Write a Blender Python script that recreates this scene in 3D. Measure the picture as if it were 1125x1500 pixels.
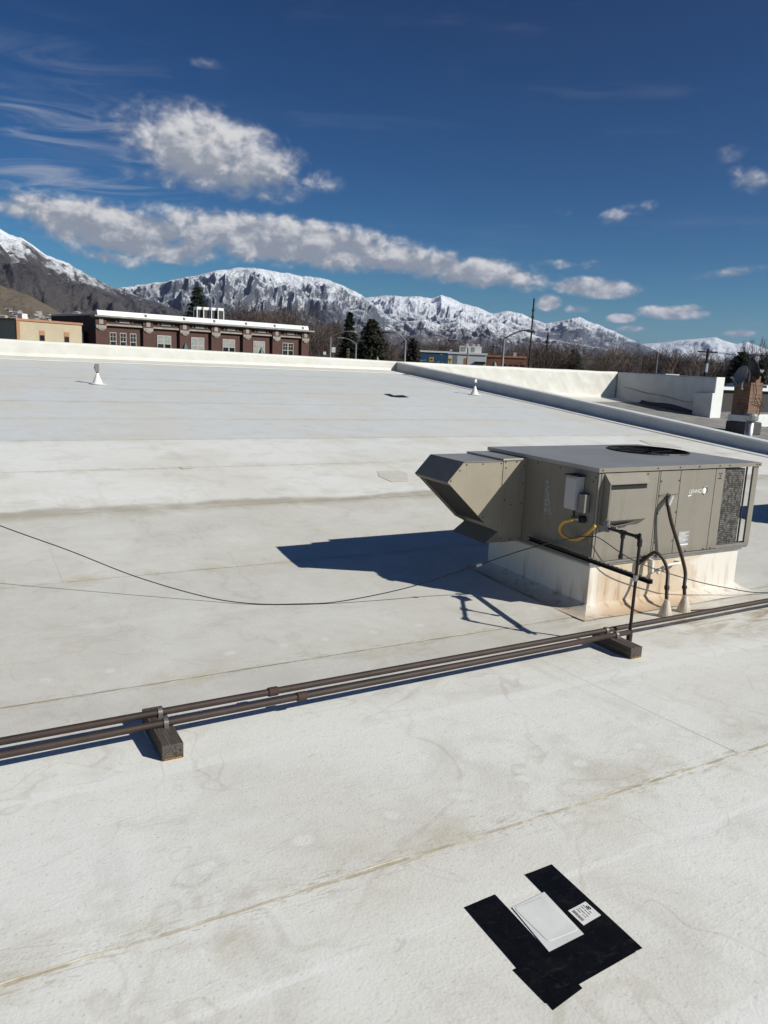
import bpy, bmesh, math, random
import numpy as np
from mathutils import Vector, Matrix
random.seed(7)
S = bpy.context.scene
C = S.collection
for o in list(bpy.data.objects): bpy.data.objects.remove(o)

# ------------------------------------------------------------------ camera
# world axes: X along the membrane seams, Y away across them, Z = 0 at eye level
F, PITCH, ROLL, YAW = 1130.45, 0.1922, 0.0449, 0.5124       # focal length in photo pixels, radians
W0, H0 = 1125, 1500
hd = Vector((math.sin(YAW), math.cos(YAW), 0)); rt = Vector((math.cos(YAW), -math.sin(YAW), 0)); zz = Vector((0, 0, 1))
fw = hd * math.cos(PITCH) - zz * math.sin(PITCH)
up = hd * math.sin(PITCH) + zz * math.cos(PITCH)
r2 = rt * math.cos(ROLL) + up * math.sin(ROLL)
u2 = up * math.cos(ROLL) - rt * math.sin(ROLL)
cam = bpy.data.cameras.new('camera'); camo = bpy.data.objects.new('camera', cam); C.objects.link(camo)
camo.matrix_world = Matrix(((r2.x, u2.x, -fw.x, 0), (r2.y, u2.y, -fw.y, 0), (r2.z, u2.z, -fw.z, 0), (0, 0, 0, 1)))
cam.sensor_fit = 'VERTICAL'; cam.sensor_height = 36; cam.lens = F / H0 * 36
cam.clip_start = 0.05; cam.clip_end = 150000
S.camera = camo
S.render.resolution_x, S.render.resolution_y = 768, 1024

def ray(x, y): return fw + r2 * ((x - W0 / 2) / F) - u2 * ((y - H0 / 2) / F)
def onX(x, y, X): d = ray(x, y); return d * (X / d.x)
def onY(x, y, Y): d = ray(x, y); return d * (Y / d.y)
def onZ(x, y, Z): d = ray(x, y); return d * (Z / d.z)
def azel(x, y):
    d = ray(x, y); return math.degrees(math.atan2(d.x, d.y)), math.degrees(math.atan2(d.z, math.hypot(d.x, d.y)))
def atdist(x, y, D):
    d = ray(x, y); return d * (D / math.hypot(d.x, d.y))

# ------------------------------------------------------------------ light
SUN_EL, SUN_AZ = 34.0, 142.5            # azimuth from +Y towards +X
sd = Vector((math.sin(math.radians(SUN_AZ)) * math.cos(math.radians(SUN_EL)), math.cos(math.radians(SUN_AZ)) * math.cos(math.radians(SUN_EL)), math.sin(math.radians(SUN_EL))))
sl = bpy.data.lights.new('sun', 'SUN'); sl.energy = 5.0; sl.angle = math.radians(0.53); sl.color = (1, 0.985, 0.905)
so = bpy.data.objects.new('sun', sl); C.objects.link(so); so.rotation_euler = (-sd).to_track_quat('-Z', 'Y').to_euler()
so.location = (20, -20, 30)
S.view_settings.view_transform = 'Standard'; S.view_settings.look = 'None'
S.cycles.max_bounces = 6; S.cycles.diffuse_bounces = 3; S.cycles.glossy_bounces = 2; S.cycles.transmission_bounces = 2
S.view_settings.exposure = 0.10; S.view_settings.gamma = 1.0; S.view_settings.use_curve_mapping = False

# ------------------------------------------------------------------ node helper
class NT:
    def __init__(s, tree): s.t = tree; s.n = tree.nodes; s.l = tree.links
    def put(s, sock, v):
        if v is None: return
        if isinstance(v, bpy.types.NodeSocket): s.l.new(v, sock)
        else:
            if hasattr(sock.default_value, '__len__') and not hasattr(v, '__len__'): v = [v] * len(sock.default_value)
            if hasattr(sock.default_value, '__len__') and len(sock.default_value) == 4 and len(v) == 3: v = (*v, 1)
            sock.default_value = v
    def m(s, op, a, b=None, c=None, clamp=False):
        n = s.n.new('ShaderNodeMath'); n.operation = op; n.use_clamp = clamp
        s.put(n.inputs[0], a); s.put(n.inputs[1], b); s.put(n.inputs[2], c); return n.outputs[0]
    def add(s, a, b): return s.m('ADD', a, b)
    def sub(s, a, b): return s.m('SUBTRACT', a, b)
    def mul(s, a, b): return s.m('MULTIPLY', a, b)
    def mx(s, a, b): return s.m('MAXIMUM', a, b)
    def mn(s, a, b): return s.m('MINIMUM', a, b)
    def vm(s, op, a, b=None):
        n = s.n.new('ShaderNodeVectorMath'); n.operation = op; s.put(n.inputs[0], a)
        if b is not None: s.put(n.inputs[1], b)
        return n.outputs[0]
    def xyz(s, v): n = s.n.new('ShaderNodeSeparateXYZ'); s.put(n.inputs[0], v); return n.outputs
    def comb(s, x, y, z=0.0):
        n = s.n.new('ShaderNodeCombineXYZ'); s.put(n.inputs[0], x); s.put(n.inputs[1], y); s.put(n.inputs[2], z); return n.outputs[0]
    def noise(s, v, scale=5, det=4, rough=.55, dist=0, out=0):
        n = s.n.new('ShaderNodeTexNoise'); s.put(n.inputs['Vector'], v); n.inputs['Scale'].default_value = scale
        n.inputs['Detail'].default_value = det; n.inputs['Roughness'].default_value = rough; n.inputs['Distortion'].default_value = dist
        return n.outputs[out]
    def voro(s, v, scale=5, feat='F1'):
        n = s.n.new('ShaderNodeTexVoronoi'); n.feature = feat; s.put(n.inputs['Vector'], v); n.inputs['Scale'].default_value = scale; return n.outputs[0]
    def ss(s, v, a, b, lo=0., hi=1.):
        n = s.n.new('ShaderNodeMapRange'); n.interpolation_type = 'SMOOTHSTEP'
        s.put(n.inputs[0], v); s.put(n.inputs[1], a); s.put(n.inputs[2], b); s.put(n.inputs[3], lo); s.put(n.inputs[4], hi); return n.outputs[0]
    def mix(s, f, a, b):
        n = s.n.new('ShaderNodeMix'); n.data_type = 'RGBA'; s.put(n.inputs[0], f); s.put(n.inputs[6], a); s.put(n.inputs[7], b); return n.outputs[2]
    def pos(s): return s.n.new('ShaderNodeTexCoord').outputs['Object']
    def wpos(s): return s.n.new('ShaderNodeNewGeometry').outputs['Position']
    def bump(s, h, st=.3, d=.01):
        n = s.n.new('ShaderNodeBump'); s.put(n.inputs['Height'], h); n.inputs['Strength'].default_value = st; n.inputs['Distance'].default_value = d; return n.outputs[0]

def new_mat(name):
    m = bpy.data.materials.new(name); m.use_nodes = True
    t = NT(m.node_tree); b = t.n['Principled BSDF']
    return m, t, b
def mat(name, col, rough=.6, metal=0, var=.12, scale=6, bump=.0, bscale=40, spec=.4, col2=None, stretch=None):
    m, t, b = new_mat(name)
    v = t.pos()
    if stretch: v = t.vm('MULTIPLY', v, stretch)
    n = t.noise(v, scale, 5, .6)
    f = t.ss(n, .3, .72)
    c2 = col2 if col2 else tuple(x * (1 - var * 1.6) for x in col)
    n2 = t.noise(v, scale * 6, 3, .6)
    col_ = t.mix(f, col, c2)
    col_ = t.mix(t.mul(t.ss(n2, .5, .75), var), col_, tuple(x * .55 for x in col))
    t.put(b.inputs['Base Color'], col_); b.inputs['Roughness'].default_value = rough; b.inputs['Metallic'].default_value = metal
    b.inputs['Specular IOR Level'].default_value = spec
    if bump: t.put(b.inputs['Normal'], t.bump(t.noise(v, bscale, 4, .6), bump, .02))
    return m

# ------------------------------------------------------------------ world: sky and clouds
wd = bpy.data.worlds.new('World'); S.world = wd; wd.use_nodes = True
t = NT(wd.node_tree); bg = t.n['Background']
sky = t.n.new('ShaderNodeTexSky'); sky.sky_type = 'NISHITA'; sky.sun_disc = False
sky.sun_elevation = math.radians(SUN_EL); sky.sun_rotation = math.radians(SUN_AZ); sky.altitude = 1400
sky.air_density = 1.0; sky.dust_density = 0.25; sky.ozone_density = 3.0
SKY_STRENGTH = 0.075
hs = t.n.new('ShaderNodeHueSaturation'); hs.inputs['Saturation'].default_value = 1.18; t.put(hs.inputs['Color'], sky.outputs[0])
gm = t.n.new('ShaderNodeGamma'); t.put(gm.inputs[0], t.vm('MULTIPLY', hs.outputs[0], (SKY_STRENGTH,) * 3)); gm.inputs[1].default_value = 1.6   # deep, contrasty camera rendering of the clear sky
skycol = t.vm('MINIMUM', t.vm('MULTIPLY', gm.outputs[0], (.76, 1.21, 1.14)), (.7, .7, .7))
gen = t.n.new('ShaderNodeTexCoord').outputs['Generated']
dx, dy, dz = t.xyz(t.vm('NORMALIZE', gen))
AZ = t.mul(t.m('ARCTAN2', dx, dy), 180 / math.pi)
EL = t.mul(t.m('ARCSINE', dz), 180 / math.pi)
# each cloud: centre pixel, half length, half height (px), tilt (px slope), weight, kind
CL = [(305, 222, 120, 58, .16, 1.3), (360, 246, 96, 48, .10, 1.2), (235, 196, 90, 28, .12, .9), (300, 262, 120, 28, .08, .8), (425, 262, 85, 22, .05, .62),
      (150, 324, 250, 30, .13, 1.0), (420, 352, 220, 34, .12, 1.15), (640, 389, 170, 24, .15, 1.05), (180, 350, 150, 26, .12, .9), (60, 303, 120, 22, .1, .8), (155, 376, 60, 15, .2, .7),
      (872, 421, 66, 15, .08, 1.17), (803, 443, 20, 12, 0, 0.98), (848, 452, 20, 8, 0, 0.78), (908, 466, 24, 7, 0, 0.81), (985, 458, 52, 11, .06, 1.01), (1015, 451, 24, 7, 0, 0.78), (1080, 488, 26, 6, 0, 0.86), (925, 482, 22, 5, 0, 0.65),
      (915, 312, 50, 15, -.2, 0.59), (1095, 265, 44, 22, .1, 0.62), (1070, 225, 30, 16, 0, 0.44), (840, 387, 60, 10, .05, 0.49), (1070, 400, 70, 9, -.1, 0.44), (300, 92, 34, 10, .1, 0.39), (825, 312, 22, 12, 0, 0.39)]
blobs = []
for x, y, a, b, tl, w in CL:
    az, el = azel(x, y); k = 1 / 19.73 * math.cos(math.atan(math.hypot(x - 562, y - 750) / F)) ** 1.0
    blobs.append((az, el, a * k, b * k, -(tl - .045), w))
rr = random.Random(3)
for i in range(9):                       # the same scattered cumulus goes on round the rest of the horizon
    az = 75 + i * 30 + rr.uniform(-8, 8)
    if az > 180: az -= 360
    if -12 < az < 66: continue
    blobs.append((az, rr.uniform(5, 14), rr.uniform(5, 11), rr.uniform(1.2, 2.4), rr.uniform(-.1, .1), rr.uniform(.8, 1.05)))
P0 = t.comb(AZ, t.mul(EL, 1.45), 3.1)
M0 = None; VV = None                     # cloud cover and height within the cloud
for a0, e0, a, b, tl, w in blobs:
    du = t.sub(AZ, a0); dv = t.mul(t.sub(t.sub(EL, e0), t.mul(du, tl)), 1 / b); du = t.mul(du, 1 / a)
    e = t.m('MULTIPLY_ADD', du, du, t.mul(dv, dv))
    g = t.mx(t.m('MULTIPLY_ADD', e, -.42, 1.0), 0.0); g = t.mul(t.mul(g, g), w); gv = t.mul(g, dv)
    M0 = g if M0 is None else t.mx(M0, g); VV = gv if VV is None else t.add(VV, gv)
wn = t.noise(P0, .16, 2, .6)
vo = t.n.new('ShaderNodeTexVoronoi'); vo.feature = 'SMOOTH_F1'; vo.voronoi_dimensions = '2D'; vo.inputs['Scale'].default_value = .62; vo.inputs['Smoothness'].default_value = .5; vo.inputs['Detail'].default_value = 2.0; vo.inputs['Roughness'].default_value = .55
t.put(vo.inputs['Vector'], P0)
puff = t.sub(.62, vo.outputs['Distance'])
n1 = t.add(t.mul(t.noise(P0, .50, 6, .60, .25), .72), t.add(t.mul(puff, .22), .12))
n2 = t.noise(t.vm('ADD', P0, (.35, 1.0, 0)), .50, 3, .60, .25)
nn = t.add(t.mul(t.sub(n1, .5), 2.1), t.mul(t.sub(wn, .5), 1.0))
D0 = t.add(M0, t.mul(nn, t.ss(M0, .02, .5, .15, .62)))
soft = t.ss(EL, 8.5, 11.5, .58, .95); alpha = t.ss(D0, .16, t.add(.16, soft))
# thin streaked cirrus at the left
azc, elc = azel(70, 225)
st = t.noise(t.comb(t.mul(t.add(AZ, t.mul(EL, 1.2)), .14), t.sub(EL, t.mul(AZ, .10)), 1.7), .75, 5, .62, .8)
cm = t.m('EXPONENT', t.mul(t.add(t.m('POWER', t.mul(t.sub(AZ, azc), 1 / 8.0), 2.0), t.m('POWER', t.m('ABSOLUTE', t.mul(t.sub(EL, elc), 1 / 4.0)), 2.0)), -1))
st2 = t.noise(t.comb(t.mul(AZ, .12), t.mul(EL, .8), 9.3), .6, 3, .6)
cirrus = t.add(t.mul(t.ss(st, .42, .80), t.mul(cm, .78)), t.mul(t.ss(st2, .55, .85), .07))
lit = t.add(t.mul(t.sub(n1, n2), 1.9), t.mul(VV, .42))
litf = t.ss(lit, -.40, .56)
litf = t.m('MULTIPLY', litf, t.ss(M0, 1.5, .3, .72, 1.0), clamp=True)
ccol = t.mix(litf, (.285, .31, .35), (.80, .78, .765))
sc = skycol
c1 = t.mix(t.m('MULTIPLY', cirrus, t.ss(EL, 0, 3), clamp=True), sc, (.40, .43, .50))
c2 = t.mix(t.mul(t.mul(alpha, t.ss(EL, -.5, 1.0)), .96), c1, ccol)
t.put(bg.inputs['Color'], c2); bg.inputs['Strength'].default_value = 1.0
for n_ in t.n:
    if n_.type == 'TEX_NOISE': n_.noise_dimensions = '2D'
wd.cycles.sampling_method = 'MANUAL'; wd.cycles.sample_map_resolution = 256

# ------------------------------------------------------------------ mesh helpers
WL = {}                                  # object -> world origin
class MB:
    def __init__(s): s.v = []; s.f = []
    def quad_grid(s, rows):
        n = len(s.v); k = len(rows[0])
        for r in rows: s.v += [tuple(p) for p in r]
        for i in range(len(rows) - 1):
            for j in range(k - 1): s.f.append((n + i * k + j, n + i * k + j + 1, n + (i + 1) * k + j + 1, n + (i + 1) * k + j))
        return s
    def box(s, x0, x1, y0, y1, z0, z1):
        n = len(s.v)
        s.v += [(x0, y0, z0), (x1, y0, z0), (x1, y1, z0), (x0, y1, z0), (x0, y0, z1), (x1, y0, z1), (x1, y1, z1), (x0, y1, z1)]
        s.f += [tuple(n + i for i in q) for q in ((3, 2, 1, 0), (4, 5, 6, 7), (0, 1, 5, 4), (1, 2, 6, 5), (2, 3, 7, 6), (3, 0, 4, 7))]
        return s
    def prism(s, poly, d):               # planar polygon (3-D points) extruded by vector d
        n = len(s.v); k = len(poly); d = Vector(d)
        s.v += [tuple(Vector(p)) for p in poly] + [tuple(Vector(p) + d) for p in poly]
        s.f.append(tuple(range(n + k - 1, n - 1, -1))); s.f.append(tuple(range(n + k, n + 2 * k)))
        for i in range(k): s.f.append((n + i, n + (i + 1) % k, n + k + (i + 1) % k, n + k + i))
        return s
    def tube(s, pts, r, seg=10, caps=True):
        pts = [Vector(p) for p in pts]; rs = r if hasattr(r, '__len__') else [r] * len(pts); rings = []
        pv = None
        for i, p in enumerate(pts):
            d = (pts[min(i + 1, len(pts) - 1)] - pts[max(i - 1, 0)]).normalized()
            if pv is None: a = d.orthogonal().normalized()
            else: a = (pv - d * pv.dot(d)).normalized()
            pv = a; b = d.cross(a); n = len(s.v)
            s.v += [tuple(p + (a * math.cos(2 * math.pi * k / seg) + b * math.sin(2 * math.pi * k / seg)) * rs[i]) for k in range(seg)]
            rings.append(n)
        for i in range(len(rings) - 1):
            for k in range(seg): s.f.append((rings[i] + k, rings[i] + (k + 1) % seg, rings[i + 1] + (k + 1) % seg, rings[i + 1] + k))
        if caps:
            s.f.append(tuple(rings[0] + k for k in reversed(range(seg)))); s.f.append(tuple(rings[-1] + k for k in range(seg)))
        return s
    def lathe(s, c, prof, seg=20):       # prof: (radius, z) pairs about a vertical axis
        return s.tube_rings(c, prof, seg)
    def tube_rings(s, c, prof, seg):
        rings = []
        for r, z in prof:
            n = len(s.v); rings.append(n)
            s.v += [(c[0] + r * math.cos(2 * math.pi * k / seg), c[1] + r * math.sin(2 * math.pi * k / seg), c[2] + z) for k in range(seg)]
        for i in range(len(rings) - 1):
            for k in range(seg): s.f.append((rings[i] + k, rings[i] + (k + 1) % seg, rings[i + 1] + (k + 1) % seg, rings[i + 1] + k))
        s.f.append(tuple(rings[0] + k for k in reversed(range(seg)))); s.f.append(tuple(rings[-1] + k for k in range(seg)))
        return s
    def build(s, name, m, parent=None, origin=None, bevel=0, smooth=False, fix=True):
        me = bpy.data.meshes.new(name)
        og = Vector(origin) if origin is not None else (WL[parent.name] if parent else Vector((0, 0, 0)))
        me.from_pydata([tuple(Vector(p) - og) for p in s.v], [], s.f)
        if fix:
            bm = bmesh.new(); bm.from_mesh(me); bmesh.ops.recalc_face_normals(bm, faces=bm.faces); bm.to_mesh(me); bm.free()
        if smooth: me.polygons.foreach_set('use_smooth', [True] * len(me.polygons))
        me.materials.append(m)
        o = bpy.data.objects.new(name, me); C.objects.link(o)
        if parent: o.parent = parent
        else: o.location = og
        WL[o.name] = og
        if smooth == 'auto' or (smooth and bevel): pass
        if bevel:
            b = o.modifiers.new('bevel', 'BEVEL'); b.width = bevel; b.segments = 2; b.limit_method = 'ANGLE'; b.angle_limit = .6
        return o
def grid_obj(name, V, nr, nc, m, parent=None, smooth=True):      # V: (nr*nc,3) numpy array
    me = bpy.data.meshes.new(name)
    i = np.arange(nr - 1)[:, None] * nc + np.arange(nc - 1)[None]
    f = np.stack([i, i + 1, i + nc + 1, i + nc], -1).reshape(-1, 4)
    me.from_pydata(V.tolist(), [], f.tolist())
    me.materials.append(m)
    if smooth: me.polygons.foreach_set('use_smooth', [True] * len(me.polygons))
    o = bpy.data.objects.new(name, me); C.objects.link(o); o.parent = parent; WL[o.name] = Vector((0, 0, 0))
    return o
def thing(name, label, cat, loc, rz=0, group=None):
    o = bpy.data.objects.new(name, None); C.objects.link(o); o.location = loc; o.rotation_euler = (0, 0, rz); o.empty_display_size = .2
    o['label'] = label; o['category'] = cat
    if group: o['group'] = group
    WL[o.name] = Vector(loc); return o
def tag(o, label, cat, group=None):
    o['label'] = label; o['category'] = cat
    if group: o['group'] = group
    return o
def struct(o): o['kind'] = 'structure'; return o
def dup(root, loc, rz=0, sc=1.0, label=None, group=None):
    r = root.copy(); C.objects.link(r); r.location = loc; r.rotation_euler = (0, 0, rz)
    r.scale = sc if hasattr(sc, '__len__') else (sc,) * 3
    if label: r['label'] = label
    if group: r['group'] = group
    for ch in list(root.children):
        c = ch.copy(); C.objects.link(c); c.parent = r
        for g in ch.children:
            d = g.copy(); C.objects.link(d); d.parent = c
    return r

# numpy noise
def _hash(ix, iy, seed):
    h = (ix.astype(np.int64) * 374761393 + iy.astype(np.int64) * 668265263 + seed * 1442695041) & 0x7fffffff
    h = ((h ^ (h >> 13)) * 1274126177) & 0x7fffffff
    return ((h ^ (h >> 16)) & 0xffff) / 65535.0
def vnoise(x, y, seed=0):
    ix = np.floor(x); iy = np.floor(y); fx = x - ix; fy = y - iy
    fx = fx * fx * fx * (fx * (fx * 6 - 15) + 10); fy = fy * fy * fy * (fy * (fy * 6 - 15) + 10)
    a = _hash(ix, iy, seed); b = _hash(ix + 1, iy, seed); c = _hash(ix, iy + 1, seed); d = _hash(ix + 1, iy + 1, seed)
    return (a * (1 - fx) + b * fx) * (1 - fy) + (c * (1 - fx) + d * fx) * fy
def fbm(x, y, o=5, seed=0, g=.5):
    s = 0; a = 1; t_ = 0
    for i in range(o): s = s + a * vnoise(x * 2 ** i + 17.3 * i, y * 2 ** i - 9.1 * i, seed + i); t_ += a; a *= g
    return s / t_
def ridged(x, y, o=5, seed=0, g=.5):
    s = 0; a = 1; t_ = 0
    for i in range(o):
        n = 1 - np.abs(2 * vnoise(x * 2 ** i + 31.7 * i, y * 2 ** i + 11.9 * i, seed + i) - 1); s = s + a * n * n; t_ += a; a *= g
    return s / t_

# ------------------------------------------------------------------ materials
M = {}
def roof_material():
    m, t, b = new_mat('white_membrane')
    P = t.wpos(); x, y, z = t.xyz(P)
    at = t.n.new('ShaderNodeAttribute'); at.attribute_type = 'OBJECT'; at.attribute_name = 'tone'; tone = at.outputs['Fac']
    big = t.noise(P, .28, 6, .6, .4); med = t.noise(P, 1.3, 6, .62, .5); fine = t.noise(P, 9, 6, .65)
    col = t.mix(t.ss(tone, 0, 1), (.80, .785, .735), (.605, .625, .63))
    # walked-on, watermarked mottling
    col = t.mix(t.mul(t.ss(big, .42, .62), .50), col, (.63, .585, .50))
    col = t.mix(t.mul(t.ss(med, .48, .70), .45), col, (.56, .525, .46))
    # the low strip where water stands is greyer, with a brown tide line on its far side
    yw = t.add(y, t.mul(t.sub(t.noise(P, .55, 4, .6), .5), 1.1))
    valley = t.mul(t.ss(yw, 5.0, 5.7), t.ss(yw, 12.9, 12.2))
    col = t.mix(t.mul(valley, t.ss(med, .25, .7, .55, .92)), col, (.575, .55, .495))
    tide = t.mul(t.ss(yw, 11.9, 12.45), t.ss(yw, 12.75, 12.5))
    col = t.mix(t.mul(tide, t.mul(t.ss(med, .25, .55), .85)), col, (.40, .36, .29))
    # long faint run-off streaks across the sheets
    sk = t.noise(t.vm('MULTIPLY', P, (2.6, .22, 1)), 1.6, 5, .6, .6)
    col = t.mix(t.mul(t.ss(sk, .54, .76), .30), col, (.56, .54, .50))
    # welded laps every 3.05 m and the paler heat-weld bands between
    ym = t.m('PINGPONG', t.sub(y, t.add(.092, t.mul(t.sub(t.noise(P, 4.0, 5, .65), .5), .05))), 1.525)
    lap = t.mul(t.ss(ym, .014, .003), t.mul(t.ss(y, 24.0, 8.0, .22, 1.0), t.ss(t.noise(P, 6.0, 4, .6), .38, .55, .25, 1.0)))
    flake = t.mul(t.ss(ym, .16, .02), t.ss(t.noise(t.vm('MULTIPLY', P, (6, 26, 1)), 1.0, 6, .75, 1.2), .53, .60))
    near = t.ss(y, 9.0, 5.0)
    col = t.mix(t.mul(t.mx(lap, t.mul(flake, .75)), t.ss(med, .25, .6, .30, .80)), col, (.36, .305, .21))
    halo = t.mul(t.mul(t.ss(ym, .50, .03), t.ss(y, 26.0, 10.0, .35, 1.0)), t.ss(t.noise(P, 2.2, 5, .65), .45, .7))
    col = t.mix(t.mul(halo, .62), col, (.53, .475, .36))
    weld = t.mul(t.ss(t.m('ABSOLUTE', t.sub(ym, 1.50)), .05, .025), .45)
    weld2 = t.mul(t.ss(t.m('ABSOLUTE', t.sub(t.add(y, t.mul(x, -.006)), 2.63)), .03, .015), .5)
    col = t.mix(t.mul(t.mx(weld, weld2), t.mul(near, t.ss(med, .35, .6, .3, 1))), col, (.87, .86, .83))
    ring = t.ss(t.m('ABSOLUTE', t.sub(t.noise(P, .42, 4, .55, .6), .5)), .012, .003)
    ring2 = t.ss(t.m('ABSOLUTE', t.sub(t.noise(t.vm('ADD', P, (31, 7, 0)), .9, 3, .5, .4), .46)), .010, .002)
    col = t.mix(t.mul(t.mul(t.mx(ring, ring2), t.ss(y, 16.0, 11.0)), t.ss(med, .35, .65, .06, .32)), col, (.47, .42, .33))
    # round pale fastener spots in a row behind a lap, scuffs, specks
    yf = t.sub(t.m('FLOORED_MODULO', t.sub(y, .15), 3.05), .34); xf = t.sub(t.m('FLOORED_MODULO', t.add(x, t.mul(t.noise(P, .8, 2, .5), .5)), .52), .26)
    vs = t.m('SQRT', t.add(t.mul(xf, xf), t.mul(yf, yf))); vs = t.add(vs, t.mul(t.sub(fine, .5), .04))
    spots = t.mul(t.ss(vs, .070, .030), t.ss(med, .3, .6, .10, .50))
    rim = t.mul(t.ss(vs, .15, .07), t.mul(near, .16))
    col = t.mix(rim, col, (.52, .48, .40))
    col = t.mix(t.mul(spots, near), col, (.88, .87, .84))
    sp = t.noise(P, 46, 3, .7)
    col = t.mix(t.mul(t.ss(sp, .58, .72), t.mul(near, .55)), col, (.42, .39, .33))
    scuff = t.noise(t.vm('MULTIPLY', P, (1.2, 3.2, 1)), 2.0, 7, .72, 2.0)
    col = t.mix(t.mul(t.ss(scuff, .57, .70), .36), col, (.45, .43, .39))
    # rusty wash in front of the unit's curb
    ds = t.add(t.m('POWER', t.mul(t.sub(x, 7.7), 1 / 1.9), 2), t.m('POWER', t.mul(t.sub(t.add(y, t.mul(t.sub(x, 7.7), .12)), 5.45), 1 / .55), 2))
    wash = t.mul(t.m('EXPONENT', t.mul(ds, -1)), t.ss(t.noise(t.vm('MULTIPLY', P, (.8, 2.4, 1)), 1.7, 6, .65, 1.0), .38, .68))
    col = t.mix(t.mul(wash, .9), col, (.33, .235, .13))
    t.put(b.inputs['Base Color'], col)
    t.put(b.inputs['Roughness'], t.ss(fine, .3, .7, .50, .72)); b.inputs['Specular IOR Level'].default_value = .35
    peb = t.voro(P, 55); h = t.add(t.mul(t.noise(P, 30, 5, .7), .8), t.mul(peb, .45)); h = t.add(h, t.mul(t.noise(P, 3.0, 3, .5), 1.2)); cr = t.ss(t.m('ABSOLUTE', t.sub(t.noise(t.vm('MULTIPLY', P, (.5, 1.6, 1)), 1.1, 4, .6, .8), .5)), .02, .0); h = t.add(h, t.mul(cr, .20))
    t.put(b.inputs['Normal'], t.bump(h, .26, .006))
    return m
M['roof'] = roof_material()
M['parapet'] = mat('parapet_membrane', (.66, .645, .60), .55, var=.08, scale=1.2, col2=(.60, .575, .51), bump=.12, bscale=6)
def enamel(name, c):
    m, t, b = new_mat(name); P = t.wpos(); x, y, z = t.xyz(P)
    st = t.noise(t.vm('MULTIPLY', P, (14, 14, .9)), 1.0, 5, .6); bl = t.noise(P, 2.2, 5, .6); sp = t.noise(P, 40, 3, .7)
    col = t.mix(t.mul(t.ss(st, .48, .72), .38), c, tuple(a * .68 for a in c)); col = t.mix(t.mul(t.ss(bl, .45, .7), .4), col, tuple(a * 1.14 for a in c))
    col = t.mix(t.mul(t.ss(sp, .68, .74), .5), col, (.10, .065, .04))
    col = t.mix(t.mul(t.ss(t.add(z, t.mul(t.sub(bl, .5), .25)), -1.98, -2.14), .45), col, (.15, .12, .09))
    t.put(b.inputs['Base Color'], col); t.put(b.inputs['Roughness'], t.ss(bl, .3, .7, .36, .55)); b.inputs['Specular IOR Level'].default_value = .45
    t.put(b.inputs['Normal'], t.bump(t.add(t.noise(P, 2.6, 2, .5), t.mul(t.noise(P, 9, 2, .5), .12)), .30, .03)); return m
M['cabinet'] = enamel('beige_enamel', (.222, .199, .161))
M['hoodcream'] = enamel('cream_hood_enamel', (.300, .264, .200))
M['cab_dark'] = mat('cabinet_inside', (.05, .045, .04), .7, var=.1)
M['lid'] = mat('weathered_lid_metal', (.30, .28, .255), .38, metal=.25, var=.12, scale=1.3, col2=(.36, .345, .33), spec=.5)
M['hoodgrey'] = mat('hood_metal', (.20, .185, .165), .45, var=.08, spec=.5)
M['screw'] = mat('rusty_screw', (.06, .045, .035), .6, metal=.4)
M['black'] = mat('black_paint', (.014, .012, .011), .5, var=.1)
M['pipe'] = mat('brown_pipe_paint', (.046, .027, .021), .62, var=.25, scale=4, col2=(.028, .018, .015), bump=.06, bscale=25)
M['coupling'] = mat('rusty_coupling', (.052, .026, .019), .7, var=.2, bump=.2, bscale=60)
M['steel'] = mat('galvanised_steel', (.42, .42, .41), .42, metal=.7, var=.15, scale=9)
M['hose'] = mat('yellow_gas_hose', (.62, .38, .06), .45, var=.1, scale=20)
M['rubber'] = mat('black_rubber', (.012, .012, .013), .55, var=.1)
M['conduit'] = mat('brown_flex_conduit', (.050, .028, .018), .5, var=.2, scale=15)
M['greybox'] = mat('grey_enamel_box', (.47, .45, .44), .45, var=.05, scale=3)
M['label_grey'] = mat('faded_label', (.36, .36, .35), .6, var=.35, scale=30)
M['plate'] = mat('data_plate', (.20, .20, .19), .4, var=.5, scale=60, col2=(.34, .34, .33))
M['white'] = mat('white_decal', (.80, .79, .75), .5, var=.1, scale=30)
M['pvc'] = mat('white_pvc', (.74, .71, .62), .45, var=.06)
M['cone'] = mat('sealed_pipe_boot', (.60, .54, .44), .6, var=.2, scale=8, col2=(.42, .34, .24))
M['boot'] = mat('white_pipe_boot', (.80, .80, .77), .5, var=.05)
M['divider'] = mat('divider_membrane', (.60, .60, .59), .55, var=.1, scale=1.0, col2=(.52, .52, .51), bump=.1, bscale=5)
M['coping'] = mat('pale_coping', (.76, .76, .74), .45, var=.06, scale=2)
M['lowroof'] = mat('grey_cap_sheet', (.20, .19, .18), .85, var=.25, scale=1.3, col2=(.30, .285, .265), bump=.25, bscale=30)
M['mastic'] = mat('black_mastic', (.025, .024, .023), .7, var=.2, bump=.4, bscale=10)
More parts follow.
